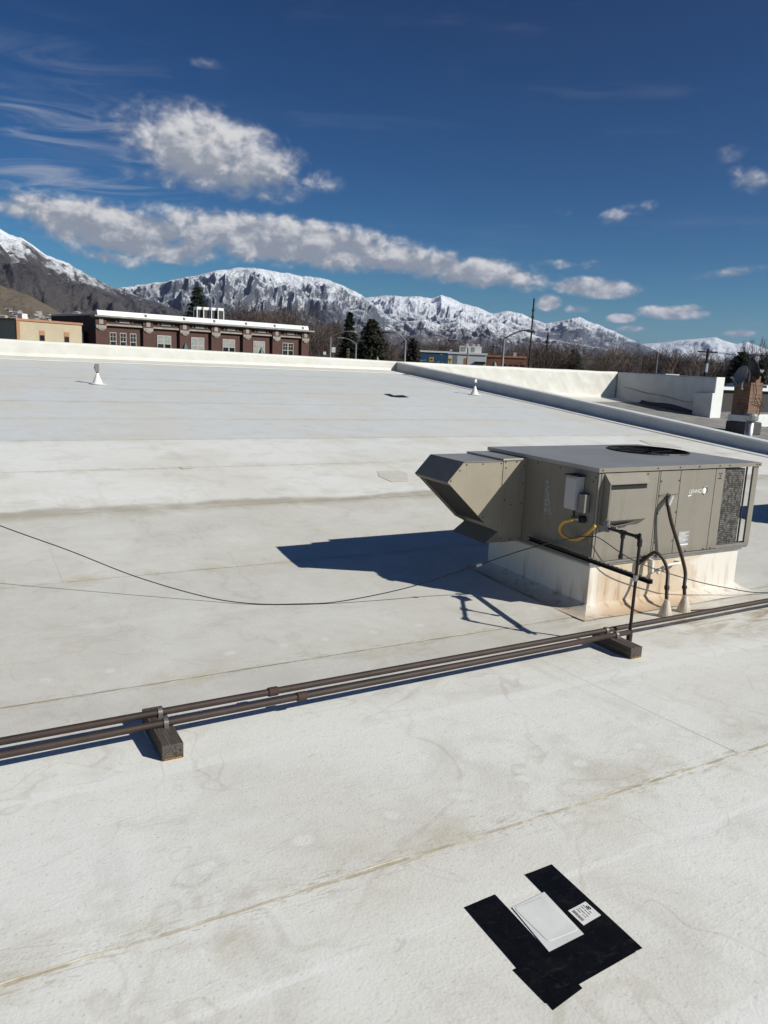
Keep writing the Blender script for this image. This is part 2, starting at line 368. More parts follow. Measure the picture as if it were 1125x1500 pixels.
def curb_material():
    m, t, b = new_mat('stained_curb_membrane')
    P = t.wpos(); x, y, z = t.xyz(P)
    n = t.noise(t.vm('MULTIPLY', P, (1.3, 1.3, 2.2)), 1.5, 6, .6, .8); n2 = t.noise(P, 5, 5, .65)
    col = t.mix(t.ss(n, .30, .72), (.60, .51, .40), (.53, .41, .29))
    col = t.mix(t.mul(t.ss(n2, .5, .75), .30), col, (.40, .27, .16))
    col = t.mix(t.mul(t.ss(x, 6.45, 6.27), .75), col, (.76, .73, .67))
    col = t.mix(t.mul(t.ss(t.add(z, t.mul(t.sub(n2, .5), .2)), -2.58, -2.74), .6), col, (.42, .29, .17))
    col = t.mix(t.mul(t.ss(t.add(x, t.mul(t.sub(n, .5), 2.2)), 7.7, 8.2), .8), col, (.72, .69, .63))
    rust = t.mul(t.ss(t.noise(t.vm('MULTIPLY', P, (9, 9, 1.1)), 1.0, 5, .6), .52, .70), t.ss(z, -2.2, -2.7, .25, 1.0))
    col = t.mix(t.mul(rust, .75), col, (.34, .19, .09))
    t.put(b.inputs['Base Color'], col); b.inputs['Roughness'].default_value = .6
    t.put(b.inputs['Normal'], t.bump(n2, .15, .02)); return m
M['curb'] = curb_material()
def coil_material():
    m, t, b = new_mat('hail_dented_coil')
    P = t.wpos(); x, y, z = t.xyz(P)
    fins = t.m('PINGPONG', x, .006); rows = t.ss(t.m('PINGPONG', z, .0125), .002, .004)
    d = t.noise(P, 28, 4, .7)
    c = t.mix(t.ss(d, .40, .66), (.035, .030, .026), (.20, .185, .165)); c = t.mix(rows, (.015, .013, .012), c)
    t.put(b.inputs['Base Color'], c); b.inputs['Roughness'].default_value = .5; b.inputs['Metallic'].default_value = .3
    t.put(b.inputs['Normal'], t.bump(t.add(d, t.mul(fins, 30)), .7, .01)); return m
M['coil'] = coil_material()
def wood_material():
    m, t, b = new_mat('weathered_timber')
    P = t.wpos(); x, y, z = t.xyz(P)
    g = t.noise(t.vm('MULTIPLY', P, (70, 2.2, 70)), 1.0, 5, .65, .8)
    c = t.mix(t.ss(g, .35, .68), (.035, .028, .023), (.125, .100, .080))
    t.put(b.inputs['Base Color'], c); b.inputs['Roughness'].default_value = .85; t.put(b.inputs['Normal'], t.bump(g, .8, .012)); return m
M['wood'] = wood_material()
M['ochre'] = mat('ochre_paint', (.30, .17, .03), .7, var=.4, scale=50)
M['tape'] = None
m, t, b = new_mat('black_tape'); P = t.wpos(); n = t.noise(P, 7, 5, .6, 1.0)
n5 = t.noise(t.vm('MULTIPLY', P, (4, 12, 1)), 2.0, 6, .7, 1.5); t.put(b.inputs['Base Color'], t.mix(t.mul(t.ss(n5, .52, .75), .6), (.0050, .0050, .0058), (.030, .029, .027))); t.put(b.inputs['Roughness'], t.ss(n, .3, .7, .24, .5)); b.inputs['Specular IOR Level'].default_value = .22
t.put(b.inputs['Normal'], t.bump(n, .3, .02)); M['tape'] = m

# ------------------------------------------------------------------ the roof
PY = [-12, 0, 3.2, 6.25, 9.3, 12.35, 15.4, 18.45, 21.5, 24.55, 38.1, 41]
PZ = [-2.56, -2.58, -2.62, -2.74, -2.66, -2.47, -2.26, -2.03, -1.80, -1.55, -.50, -.28]
def zr(y): return np.interp(y, PY, PZ)
def hit(x, y, dz=0):
    d = ray(x, y); ts = np.linspace(.5, 80, 30000); g = ts * d.z - (zr(ts * d.y) + dz); i = int(np.where(g < 0)[0][0])
    tt = ts[i - 1] + (ts[i] - ts[i - 1]) * g[i - 1] / (g[i - 1] - g[i]); return d * float(tt)
XL, XR, YF = -16.0, 22.0, 38.4
mb = MB(); rows = [[(X, Y, float(zr(Y)) - .05) for X in (XL, XR)] for Y in PY[:-2] + [YF]]
rows = rows + [[(X, YF, -9.) for X in (XL, XR)], [(X, -12, -9.) for X in (XL, XR)]]
mb.quad_grid(rows); n0 = len(mb.v)
roof = struct(mb.build('roof', mat('roof_deck', (.4, .38, .35), .9)))
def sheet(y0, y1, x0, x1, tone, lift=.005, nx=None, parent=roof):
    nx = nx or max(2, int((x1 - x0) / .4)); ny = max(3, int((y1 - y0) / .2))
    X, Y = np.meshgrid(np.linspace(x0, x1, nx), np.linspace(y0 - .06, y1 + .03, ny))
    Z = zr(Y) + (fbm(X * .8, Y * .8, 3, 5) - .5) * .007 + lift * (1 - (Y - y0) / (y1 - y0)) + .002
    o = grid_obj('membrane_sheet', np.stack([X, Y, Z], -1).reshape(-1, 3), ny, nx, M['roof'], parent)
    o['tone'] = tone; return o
seams = [-12 + .1] + [.15 + 3.05 * k for k in range(-3, 13)]
splits = {0: [-2.5, 11.], 1: [4.73, 14.], 2: [-3., 9.5], 3: [1.0, 12.6], 4: [3.8, 13.], 5: [-2., 8.3, 17.], 6: [3., 12.], 7: [7., 16.], 8: [1., 10.], 9: [5., 14.], 10: [3., 13.], 11: [8.]}
rs = random.Random(2)
for k in range(-4, 12):
    y0 = .15 + 3.05 * k; y1 = y0 + 3.05
    if y0 < -12: y0 = -11.9
    y1 = min(y1, 37.4)
    if y1 - y0 < .3: continue
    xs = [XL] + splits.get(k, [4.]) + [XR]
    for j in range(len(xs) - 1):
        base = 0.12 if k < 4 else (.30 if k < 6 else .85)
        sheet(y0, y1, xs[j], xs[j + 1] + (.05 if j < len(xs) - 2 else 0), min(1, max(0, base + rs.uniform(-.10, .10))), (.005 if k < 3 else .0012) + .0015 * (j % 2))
M['bead'] = mat('dirty_sealant', (.52, .475, .38), .7, var=.3, scale=8, col2=(.40, .35, .26))
for ys in (.15, 3.2, 6.25):              # lumpy sealant bead along the near laps
    pts = []; rad = []
    for X_ in np.arange(XL, XR, .035):
        j = float(vnoise(np.array(X_ * 3.1), np.array(ys), 8)) + .5 * float(vnoise(np.array(X_ * 11.), np.array(ys), 9)); pts.append((X_, ys - .058 + .03 * (j - .75), float(zr(ys - .06)) + .0070)); rad.append(.0010 + .0060 * max(0, j - .72))
    MB().tube(pts, rad, 5).build('seam_bead', M['bead'], roof, smooth=True)
# pale flashing skirt along the far parapet and along the divider
def strip(name, x0, x1, y0, y1, dz, m, parent, nx=40, ny=4, tone=0.0):
    X, Y = np.meshgrid(np.linspace(x0, x1, nx), np.linspace(y0, y1, ny)); Z = zr(Y) + dz
    o = grid_obj(name, np.stack([X, Y, Z], -1).reshape(-1, 3), ny, nx, m, parent); o['tone'] = tone
    md = o.modifiers.new('thickness', 'SOLIDIFY'); md.thickness = .004; md.offset = -1; return o
strip('flashing_skirt', XL, XR - .03, 36.6, YF, .014, M['parapet'], roof)
strip('flashing_skirt', XR - .75, XR - .02, -11, 36.5, .012, M['roof'], roof, 4, 120, .45)

def wrinkled_wall(name, p0, p1, zt0, zt1, zb0, zb1, thick, m, label, cat, amp=.03, seed=1, nx=160, nz=10, seedsc=1.2):
    """membrane-covered parapet: closed loop section with a rounded top, folds in the cloth"""
    p0 = Vector(p0); p1 = Vector(p1); d = (p1 - p0); L = d.length; d.normalize(); nrm = Vector((d.y, -d.x))     # front side
    rows = []
    for i in range(nx + 1):
        a = i / nx; P = p0 + d * (L * a); zt = zt0 + (zt1 - zt0) * a; zb = zb0 + (zb1 - zb0) * a
        sec = [(.10, zb - .02), (.03, zb + .10)] + [(0, zb + .10 + (zt - zb - .16) * (j / nz)) for j in range(1, nz + 1)] + [(-.04, zt - .005), (-thick / 2, zt + .01), (-thick + .04, zt - .005), (-thick, zt - .06), (-thick, zb - 1.2)]
        row = []
        for j, (q, z) in enumerate(sec):
            w = 0
            if 2 <= j <= nz + 1:
                s = L * a
                w = amp * (float(ridged(np.array(s * seedsc + z * .9), np.array(z * .8), 3, seed)) - .45) * min(1, (zt - z + .1) / .3)
            zz_ = z + (amp * .35 * (float(vnoise(np.array(a * L * .7), np.array(seed * 3.3), seed)) - .5) if j > nz else 0)
            v = P + nrm * (q + w); row.append((v.x, v.y, zz_))
        rows.append(row)
    mb = MB(); mb.quad_grid(rows)
    n = len(rows[0]); mb.f.append(tuple(range(n))); mb.f.append(tuple(range(len(mb.v) - 1, len(mb.v) - n - 1, -1)))
    o = mb.build(name, m, origin=(p0.x, p0.y, zb0)); o.data.polygons.foreach_set('use_smooth', [len(p.vertices) == 4 for p in o.data.polygons])
    return tag(o, label, cat)
wrinkled_wall('parapet_wall', (XL, YF), (22.0, YF), .42, .045, -.50, -.50, .45, M['parapet'], 'long cream membrane parapet at the far edge of the main roof, before the brick school', 'parapet', .018, 3, 220)
# divider between the two roofs: it climbs with the roof
mb = MB(); rows = []
for Y in np.linspace(-11, 39.0, 90):
    zt = -1.916 + (Y - 15.1) * (.841 - 1.916) / (15.1 - 27.434) if Y < 27.4 else -.841 + (Y - 27.434) * .89 / 11.63
    zb = float(zr(Y)); w = .006 * math.sin(Y * 1.9) + .004 * math.sin(Y * 4.7)
    rows.append([(22 - .06, Y, zb - .03), (22 - .01 + w, Y, zb + .07), (22 + w, Y, zt - .05), (22.36, Y, zt - .05), (22.36, Y, zt - 3.2)])
mb.quad_grid(rows); mb.f.append(tuple(range(5))); n = len(mb.v); mb.f.append(tuple(range(n - 1, n - 6, -1)))
div = thing('divider_wall', 'low grey membrane wall with pale metal coping running up beside the main roof', 'wall', (22, 15, -2.3))
mb.build('wall_face', M['divider'], div)
mb = MB()
for j in range(16):
    ya, yb = -11 + j * 3.125 + .004, -11 + (j + 1) * 3.125 - .004
    def zt(Y): return -1.916 + (Y - 15.1) * (.841 - 1.916) / (15.1 - 27.434) if Y < 27.4 else -.841 + (Y - 27.434) * .89 / 11.63
    mb = MB(); mb.prism([(21.965, ya, zt(ya) - .055), (22.39, ya, zt(ya) - .055), (22.39, ya, zt(ya)), (21.965, ya, zt(ya) + .004)], (0, yb - ya, zt(yb) - zt(ya)))
    mb.build('coping_piece', M['coping'], div)

# ------------------------------------------------------------------ neighbouring lower roof
def zn(Y): return -1.72 + .088 * (Y - 39)
mb = MB(); mb.quad_grid([[(X, Y, zn(Y)) for X in (22.3, 30, 39.67, 40.35)] for Y in (-11, 10, 25, 31, 39)]); nn = len(mb.v)
mb.quad_grid([[(22.3, -11, zn(-11)), (40.35, -11, zn(-11))], [(22.3, -11, -9), (40.35, -11, -9)]]); mb.quad_grid([[(40.35, -11, zn(-11)), (40.35, 39, zn(39))], [(40.35, -11, -9), (40.35, 39, -9)]])
struct(mb.build('lower_roof', M['lowroof']))
wrinkled_wall('parapet_wall', (22.37, 39.0), (39.67, 39.0), .035, .01, -1.74, -1.74, .45, M['parapet'], 'tall wrinkled white parapet behind the sunken grey roof', 'parapet', .075, 9, 150, 12, 1.0)
o = MB().quad_grid([[(X, 39 - d, zn(39 - d) + .012 + (.12 if d == 0 else 0)) for X in np.linspace(22.4, 39.6, 20)] for d in (0, .2, 1.2, 2.2)]).build('flashing_skirt', M['parapet'], bpy.data.objects['lower_roof'])
M['mastic2'] = mat('dusty_mastic', (.085, .080, .074), .8, var=.2, bump=.3, bscale=10)
jog = thing('parapet_return', 'shaded white parapet return with sunlit end and black mastic at its foot', 'parapet', (39.67, 31.1, zn(31.1)))
mb = MB(); rows = []
for Y in np.linspace(31.12, 38.95, 40):
    a = (Y - 31.12) / 7.83; zt_ = -.055 + .06 * a; zb = zn(Y)
    rows.append([(39.67 - .05, Y, zb - .02)] + [(39.67 + .03 * (float(ridged(np.array(Y * .8), np.array(z * .9), 3, 4)) - .5), Y, zb + (zt_ - zb) * z) for z in (.1, .25, .4, .55, .7, .85, .97)] + [(39.72, Y, zt_), (40.28, Y, zt_), (40.32, Y, zb)])
mb.quad_grid(rows); k = len(rows[0]); mb.f.append(tuple(range(k))); mb.build('wall_face', M['divider'], jog)
mb = MB(); mb.box(39.60, 40.34, 31.03, 31.12, zn(31) - .02, -.03).build('end_flashing', M['boot'], jog, bevel=.02)
mb = MB(); mb.box(39.36, 39.66, 31.02, 32.3, zn(31) - .05, -.98).build('lower_block', M['divider'], jog, bevel=.03)
mb = MB(); mb.box(39.34, 39.62, 30.98, 31.018, zn(31) - .05, -.97).build('block_flashing', M['boot'], jog, bevel=.01)
mb = MB(); rows = [[(39.35 - .08 * math.sin(Y * 3), Y, zn(Y) + .01), (39.50, Y, zn(Y) + .08 + .03 * math.sin(Y * 5)), (39.618, Y, zn(Y) + .26 + .06 * math.sin(Y * 1.7))] for Y in np.linspace(32.3, 36.6, 30)]
mb.quad_grid(rows).build('mastic_fillet', M['mastic2'], jog)
mb = MB(); pts = [(39.58, Y, zn(Y) + .62 + .03 * math.sin(Y * 2.2) + (Y - 31) * .02) for Y in np.linspace(32.2, 38.2, 26)]
mb.tube(pts, .035, 6).build('loose_membrane_fold', M['cone'], jog)

# brick chimney with dishes
cx, cy = 36.1, 26.3; cz = zn(cy)
def brick_material(name, c1, c2, mortar, sx, scale=1):
    m, t, b = new_mat(name); P = t.pos(); x, y, z = t.xyz(P)
    v = t.comb(t.add(x, t.mul(y, 1.0)), z, 0)
    n = t.n.new('ShaderNodeTexBrick'); t.put(n.inputs['Vector'], v); n.inputs['Scale'].default_value = 1
    n.inputs['Brick Width'].default_value = .22 * scale; n.inputs['Row Height'].default_value = .075 * scale; n.inputs['Mortar Size'].default_value = .010 * scale
    n.inputs['Color1'].default_value = (*c1, 1); n.inputs['Color2'].default_value = (*c2, 1); n.inputs['Mortar'].default_value = (*mortar, 1); n.inputs['Bias'].default_value = 0
    ns = t.noise(P, 1.4 / scale, 5, .65)
    c = t.mix(t.mul(t.ss(ns, .45, .72), sx), n.outputs[0], tuple(a * .45 for a in c1))
    t.put(b.inputs['Base Color'], c); b.inputs['Roughness'].default_value = .85
    t.put(b.inputs['Normal'], t.bump(n.outputs['Fac'], -.4, .01)); return m
M['chim'] = brick_material('weathered_chimney_brick', (.22, .105, .055), (.16, .080, .048), (.20, .16, .125), .85)
ch = thing('brick_chimney', 'weathered brown brick chimney with white flashing band standing on the grey roof', 'chimney', (cx, cy, cz))
mb = MB(); n_ = 26
rows = []
hw = .48
for z in np.linspace(cz - .1, cz + 2.62, 30):
    j = (.012 * math.sin(z * 37)); w = hw + j
    rows.append([(cx - w, cy - w, z), (cx + w, cy - w, z), (cx + w, cy + w, z), (cx - w, cy + w, z), (cx - w, cy - w, z)])
mb.quad_grid(rows); k = len(mb.v); mb.f.append((k - 5, k - 4, k - 3, k - 2)); mb.build('brick_stack', M['chim'], ch)
mb = MB(); mb.box(cx - .58, cx + .58, cy - .58, cy + .58, cz + .62, cz + .95).build('flashing_band', M['coping'], ch, bevel=.03)
mb = MB(); mb.box(cx - .62, cx + .62, cy - .62, cy + .62, cz - .05, cz + .60).build('mastic_base', M['mastic2'], ch, bevel=.05)
mb = MB(); mb.box(cx + .02, cx + .42, cy - .35, cy + .2, cz + 2.61, cz + 2.95).build('flue_pot', M['chim'], ch, bevel=.02)
mb = MB()
mb.tube([(cx - .3, cy - .56, cz + 2.7), (cx - .1, cy - .57, cz + 2.1), (cx - .2, cy - .57, cz + 1.6), (cx + .35, cy - .57, cz + 1.5), (cx + .3, cy - .60, cz + .97)], .018, 6)
mb.tube([(cx + .1, cy - .57, cz + 1.9), (cx + .6, cy - .60, cz + 1.35)], .018, 6).build('cable', M['rubber'], ch)
def dish(name, label, c, nrm, r, mt, arm):
    d = thing(name, label, 'dish', c); nrm = Vector(nrm).normalized(); a = nrm.orthogonal().normalized(); b = nrm.cross(a); c = Vector(c); dc = c + Vector((0, 0, .62))
    mb = MB(); rows = []
    for i in range(9):
        q = r * i / 8; rows.append([tuple(dc + (a * math.cos(t_) + b * math.sin(t_)) * max(q, .002) + nrm * (q * q / r * .32)) for t_ in np.linspace(0, 2 * math.pi, 29)])
    mb.quad_grid(rows); o = mb.build('reflector', mt, d, smooth=True); md = o.modifiers.new('th', 'SOLIDIFY'); md.thickness = .02
    f = dc + nrm * r * 1.05 + Vector((0, 0, -.25))
    MB().tube([dc - Vector((0, 0, r * .9)) + nrm * .25, f], .022, 6).build('feed_arm', M['steel'], d)
    mb = MB(); mb.tube([f - nrm * .08, f + nrm * .1], .055, 8); mb.tube([f + a * .12 - nrm * .02, f - a * .12 - nrm * .02], .035, 8); mb.build('feed_horn', M['greybox'], d)
    MB().tube([tuple(c), tuple(c + Vector((0, 0, .5))), tuple(dc - nrm * .04)], .035, 8).build('mast', M['steel'], d)
M['dishgrey'] = mat('grey_dish', (.16, .17, .18), .5, var=.1, scale=3); M['dishdark'] = mat('dark_dish', (.03, .03, .032), .55, var=.1)
dish('satellite_dish', 'pale grey satellite dish mounted at the edge of the brick chimney', (cx - .80, cy - .2, cz + 2.25), (-.9, .35, .3), .56, M['dishgrey'], 0)
MB().tube([(cx - .80, cy - .2, cz + 2.27), (cx - .50, cy - .2, cz + 2.27)], .03, 6).build('wall_bracket', M['steel'], bpy.data.objects['satellite_dish'])
dish('satellite_dish', 'black satellite dish with feed arm standing on top of the brick chimney', (cx - .15, cy - .1, cz + 2.62), (.8, -.45, .35), .58, M['dishdark'], 0)
vp = onZ(1098, 622, -2.0); vy = 20.2; vx = onY(1098, 625, vy).x
v = thing('vent_pipe', 'galvanised vent pipe with round cap in front of the brick chimney', 'pipe', (vx, vy, zn(vy)))
ztop = onY(1101, 606, vy).z
MB().tube([(vx, vy, zn(vy) - .02), (vx, vy, ztop - .2)], .16, 14).build('pipe', M['steel'], v, smooth=True)
MB().lathe((vx, vy, ztop - .3), [(.2, 0), (.29, .05), (.29, .22), (.22, .30), (.05, .33)], 16).build('cap', M['steel'], v)
# flat roofed shop behind the return
nb = thing('shop_building', 'dark walled flat building with white roof edge beyond the brick chimney', 'building', (42, 33, -8.5))
mb = MB(); mb.box(41.5, 75, 39.5, 60, -8.5, -.95).build('back_wall', mat('dark_wall', (.05, .045, .043), .8, var=.1, scale=.5), nb)
MB().box(41.4, 75.2, 39.2, 39.8, -.96, -.72).build('coping', M['coping'], nb)
MB().box(41.5, 75, 31.5, 39.49, -8.5, -2.62).build('roof_slab', M['lowroof'], nb)
MB().box(41.4, 75.2, 31.2, 31.55, -3.0, -2.22).build('roof_edge', M['boot'], nb, bevel=.03)
MB().box(50, 51.6, 44, 45.2, -.93, .05).build('roof_box', M['greybox'], nb)
MB().box(60, 66, 42, 46, -.93, -.55).build('skylight', M['coping'], nb)

# ------------------------------------------------------------------ rooftop air handler
UX, UY, UX2, UY2 = 6.158, 6.186, 8.90, 8.195
ZT, ZC, ZR = -1.04, -2.12, -2.175
un = thing('rooftop_air_conditioner', 'beige rooftop air conditioner with intake hood on a stained white curb', 'air conditioner', (UX, UY, -2.74))
MB().box(6.225, 8.80, 6.245, 8.15, -2.85, ZR - .002).build('curb', M['curb'], un, bevel=.012)
MB().box(6.20, 8.825, 6.222, 8.17, ZR, ZR + .03).build('curb_cap', M['steel'], un)
MB().box(UX - .004, UX2 - .02, UY + .004, UY2, ZR + .032, ZC).build('base_rail', M['hoodgrey'], un, bevel=.004)
# curb flashing on the roof
X, Y = [], []
mb = MB()
for (a0, a1, b0, b1) in ((6.02, 6.22, 6.02, 8.4), (6.02, 9.0, 6.0, 6.24), (8.81, 9.02, 6.02, 8.4)):
    pass
rows = []
for q in np.linspace(0, 1, 5):
    e = .24 * (1 - q) ; h = .014 + .10 * q ** 2.2
    loop = []
    for (px, py) in ((6.225 - e, 6.245 - e), (8.80 + e, 6.245 - e), (8.80 + e, 8.15 + e), (6.225 - e, 8.15 + e), (6.225 - e, 6.245 - e)): loop.append((px, py, float(zr(py)) + h))
    fine = []
    for i in range(4):
        for s_ in np.linspace(0, 1, 12, endpoint=False): p = Vector(loop[i]).lerp(Vector(loop[i + 1]), s_); fine.append((p.x, p.y, float(zr(p.y)) + h + .006 * math.sin(s_ * 19 + i)))
    fine.append(fine[0]); rows.append(fine)
MB().quad_grid(rows).build('curb_flashing', M['curb'], un, smooth=True)
# body, panels
MB().box(UX, 7.62, UY + .010, UY2 - .004, ZC + .002, ZT - .05).build('body', M['cabinet'], un)
MB().box(7.62, UX2 - .02, UY2 - .035, UY2 - .004, ZC + .002, ZT - .05).build('back_panel', M['cabinet'], un)
MB().box(7.62, UX2 - .02, UY + .03, UY2 - .04, ZC + .003, ZC + .02).build('base_pan', M['cab_dark'], un)
MB().box(7.621, 8.255, UY + .012, UY + .03, ZC + .002, ZT - .05).build('inner_wall', M['cab_dark'], un)
g = .004
def panel(x0, x1, z0, z1, nm='access_panel', lab=None):
    o = MB().box(x0 + g, x1 - g, UY - .006, UY + .009, z0, z1).build(nm, M['cabinet'], un, bevel=.003); return o
panel(6.20, 7.10, ZC + .012, ZT - .06); panel(6.160, 6.198, ZC + .012, ZT - .06, 'corner_post')
panel(7.10, 7.13, ZC + .012, ZT - .06, 'panel_trim')
panel(7.13, 7.47, -1.385, ZT - .06); panel(7.13, 7.47, ZC + .012, -1.392)
panel(7.47, 8.09, ZC + .012, ZT - .06); panel(8.09, 8.262, ZC + .012, ZT - .06)
MB().box(7.14, 7.46, UY - .014, UY - .0062, -1.402, -1.388).build('panel_lip', M['cabinet'], un)
# condenser coil, corner posts
MB().box(8.264, 8.655, UY + .012, UY + .07, ZC + .05, ZT - .07).build('coil', M['coil'], un)
MB().box(8.60, 8.652, UY + .072, UY2 - .05, ZC + .05, ZT - .07).build('coil', M['coil'], un)
MB().box(8.255, UX2 - .01, UY - .004, UY + .075, ZC + .003, ZC + .045).build('coil_sill', M['hoodgrey'], un, bevel=.003)
for (y0, y1) in ((UY - .004, UY + .016), (UY2 - .03, UY2 - .005)):
    MB().box(8.80, UX2 - .005, y0, y1, ZC + .046, ZT - .05).build('corner_post', M['cabinet'], un, bevel=.003)
MB().box(UX2 - .024, UX2 - .006, UY + .017, UY + .075, ZC + .046, ZT - .05).build('corner_post', M['cabinet'], un)
MB().tube([(8.74, UY + .05, ZC + .05), (8.74, UY + .05, ZT - .06)], .012, 6).build('refrigerant_line', M['conduit'], un)
# lid with the round fan opening
FX, FY, FR = 8.31, 7.47, .53
def lid():
    mb = MB(); N = 64; ring = []; out = []
    x0, x1, y0, y1 = UX - .018, UX2 + .012, UY - .018, UY2 + .015
    for k in range(N):
        a = 2 * math.pi * k / N; c, s_ = math.cos(a), math.sin(a)
        ring.append((FX + FR * c, FY + FR * s_, ZT))
        tx = ((x1 - FX) / c if c > 1e-6 else ((x0 - FX) / c if c < -1e-6 else 1e9)); ty = ((y1 - FY) / s_ if s_ > 1e-6 else ((y0 - FY) / s_ if s_ < -1e-6 else 1e9)); q = min(tx, ty)
        out.append((FX + q * c, FY + q * s_, ZT))
    mb.quad_grid([ring + ring[:1], out + out[:1]])
    # corners of the rectangle
    for (X_, Y_) in ((x0, y0), (x1, y0), (x1, y1), (x0, y1)):
        k = min(range(N), key=lambda i: -1e9 if False else abs(math.atan2(math.sin(math.atan2(Y_ - FY, X_ - FX) - 2 * math.pi * i / N), math.cos(math.atan2(Y_ - FY, X_ - FX) - 2 * math.pi * i / N))))
        cand = sorted(range(N), key=lambda i: (out[i][0] - X_) ** 2 + (out[i][1] - Y_) ** 2)
        a = [i for i in cand if abs(out[i][0] - X_) < 1e-6][:1]; b_ = [i for i in cand if abs(out[i][1] - Y_) < 1e-6][:1]
        if a and b_ and a != b_:
            n = len(mb.v); mb.v += [out[a[0]], out[b_[0]], (X_, Y_, ZT)]; mb.f.append((n, n + 1, n + 2))
    mb.quad_grid([[(x0, y0, ZT), (x1, y0, ZT), (x1, y1, ZT), (x0, y1, ZT), (x0, y0, ZT)], [(x0, y0, ZT - .045), (x1, y0, ZT - .045), (x1, y1, ZT - .045), (x0, y1, ZT - .045), (x0, y0, ZT - .045)]])
    o = mb.build('lid', M['lid'], un, fix=False)
    bm = bmesh.new(); bm.from_mesh(o.data); bmesh.ops.remove_doubles(bm, verts=bm.verts, dist=.0005); bmesh.ops.recalc_face_normals(bm, faces=bm.faces); bm.to_mesh(o.data); bm.free()
    return o
lido = lid()
# raised drip edge on the long sunlit side
MB().box(UX - .020, UX2 + .014, UY - .026, UY - .0185, ZT - .047, ZT + .002).build('drip_edge', M['cabinet'], lido)
fan = MB(); fan.tube([(FX + FR * math.cos(a), FY + FR * math.sin(a), ZT + .006) for a in np.linspace(0, 2 * math.pi, 41)], .014, 6, False); fo = fan.build('fan_ring', M['black'], un)
mb = MB(); mb.quad_grid([[(FX + (FR - .004) * math.cos(a), FY + (FR - .004) * math.sin(a), z) for a in np.linspace(0, 2 * math.pi, 41)] for z in (ZT + .001, ZT - .30)])
mb.build('fan_shroud', M['cab_dark'], un)
mb = MB()
for r_ in np.linspace(.1, FR - .03, 9): mb.tube([(FX + r_ * math.cos(a), FY + r_ * math.sin(a), ZT - .015) for a in np.linspace(0, 2 * math.pi, 33)], .004, 4, False)
for k in range(8): a = k * math.pi / 4; mb.tube([(FX + .08 * math.cos(a), FY + .08 * math.sin(a), ZT - .012), (FX + FR * math.cos(a), FY + FR * math.sin(a), ZT - .008)], .005, 4)
mb.build('fan_guard', M['black'], un)
for k in range(4):
    a = k * math.pi / 2 + .3; rows = []
    for r_ in np.linspace(.09, .46, 5): rows.append([(FX + r_ * math.cos(a + da), FY + r_ * math.sin(a + da), ZT - .16 + dz_) for da, dz_ in ((-.42, -.05), (0, 0), (.42, .05))])
    MB().quad_grid(rows).build('fan_blade', M['cab_dark'], un)
MB().lathe((FX, FY, ZT - .28), [(.1, 0), (.1, .16), (.06, .18)], 14).build('fan_motor', M['cab_dark'], un)
# combustion air hood on the long side
hx0, hx1, yo = 6.245, 6.86, UY - .11
mb = MB(); poly = [(hx0, UY - .007, -1.10), (hx0, yo, -1.205), (hx0, yo, -1.215), (hx0, UY - .007, -1.115)]
MB().prism(poly, (hx1 - hx0, 0, 0)).build('vent_hood_top', M['cabinet'], un)
MB().prism([(hx0 + .012, yo, -1.275), (hx0 + .012, UY - .008, -1.275), (hx0 + .012, UY - .008, -1.70), (hx0 + .012, yo, -1.62)], (hx1 - hx0 - .024, 0, 0)).build('vent_hood_box', M['cabinet'], un, bevel=.003)
MB().box(hx0 + .02, hx1 - .02, yo + .03, UY - .009, -1.274, -1.20).build('vent_slot', M['black'], un)
MB().prism([(hx0, UY - .009, -1.117), (hx0, yo + .002, -1.207), (hx0, yo + .002, -1.70), (hx0, UY - .009, -1.76)], (.011, 0, 0)).build('vent_hood_side', M['cabinet'], un)
MB().prism([(hx0 + .05, UY - .007, -1.74), (hx0 + .40, UY - .007, -1.72), (hx0 + .46, UY - .09, -1.66), (hx0 + .05, UY - .09, -1.70)], (0, 0, .006)).build('vent_deflector', M['hoodgrey'], un)
# intake section and hood on the end
HY0, HY1 = 7.41, 8.13
MB().box(5.80, UX - .002, HY0, 8.17, -2.13, -1.115).build('intake_box', M['hoodcream'], un, bevel=.004)
MB().box(5.785, UX - .001, HY0 - .012, 8.18, -1.114, -1.090).build('intake_box_lid', M['lid'], un, bevel=.003)
P1, P2, P3, P4, P5 = (5.225, -1.125), (5.798, -1.125), (5.012, -1.353), (5.64, -1.925), (5.798, -2.0)
for yy in (HY0 + .008, HY1):
    MB().prism([(p[0], yy, p[1]) for p in (P2, P1, P3, P4, P5)], (0, .010, 0)).build('hood_side', M['hoodcream'], un)
def sheetp(a, b, nm, m_, th=.008, y0=HY0 - .002, y1=HY1 + .02):
    d = Vector((b[0] - a[0], 0, b[1] - a[1])).normalized(); nn_ = Vector((-d.z, 0, d.x)) * th
    return MB().prism([(a[0], y0, a[1]), (b[0], y0, b[1]), (b[0] + nn_.x, y0, b[1] + nn_.z), (a[0] + nn_.x, y0, a[1] + nn_.z)], (0, y1 - y0, 0)).build(nm, m_, un)
sheetp((5.800, -1.121), (5.222, -1.121), 'hood_top', M['lid'], -.008)
sheetp((5.219, -1.122), (5.006, -1.352), 'hood_front', M['cabinet'], -.008)
sheetp((5.05, -1.345), (5.66, -1.90), 'hood_screen', M['cab_dark'], .01, HY0 + .02, HY1 - .002)
sheetp((5.004, -1.356), (5.045, -1.39), 'hood_lip', M['cabinet'], .006)
MB().prism([(5.798, HY0, -1.985), (5.60, HY0, -2.125), (5.798, HY0, -2.125)], (0, .72, 0)).build('relief_chute', M['cabinet'], un, bevel=.003)
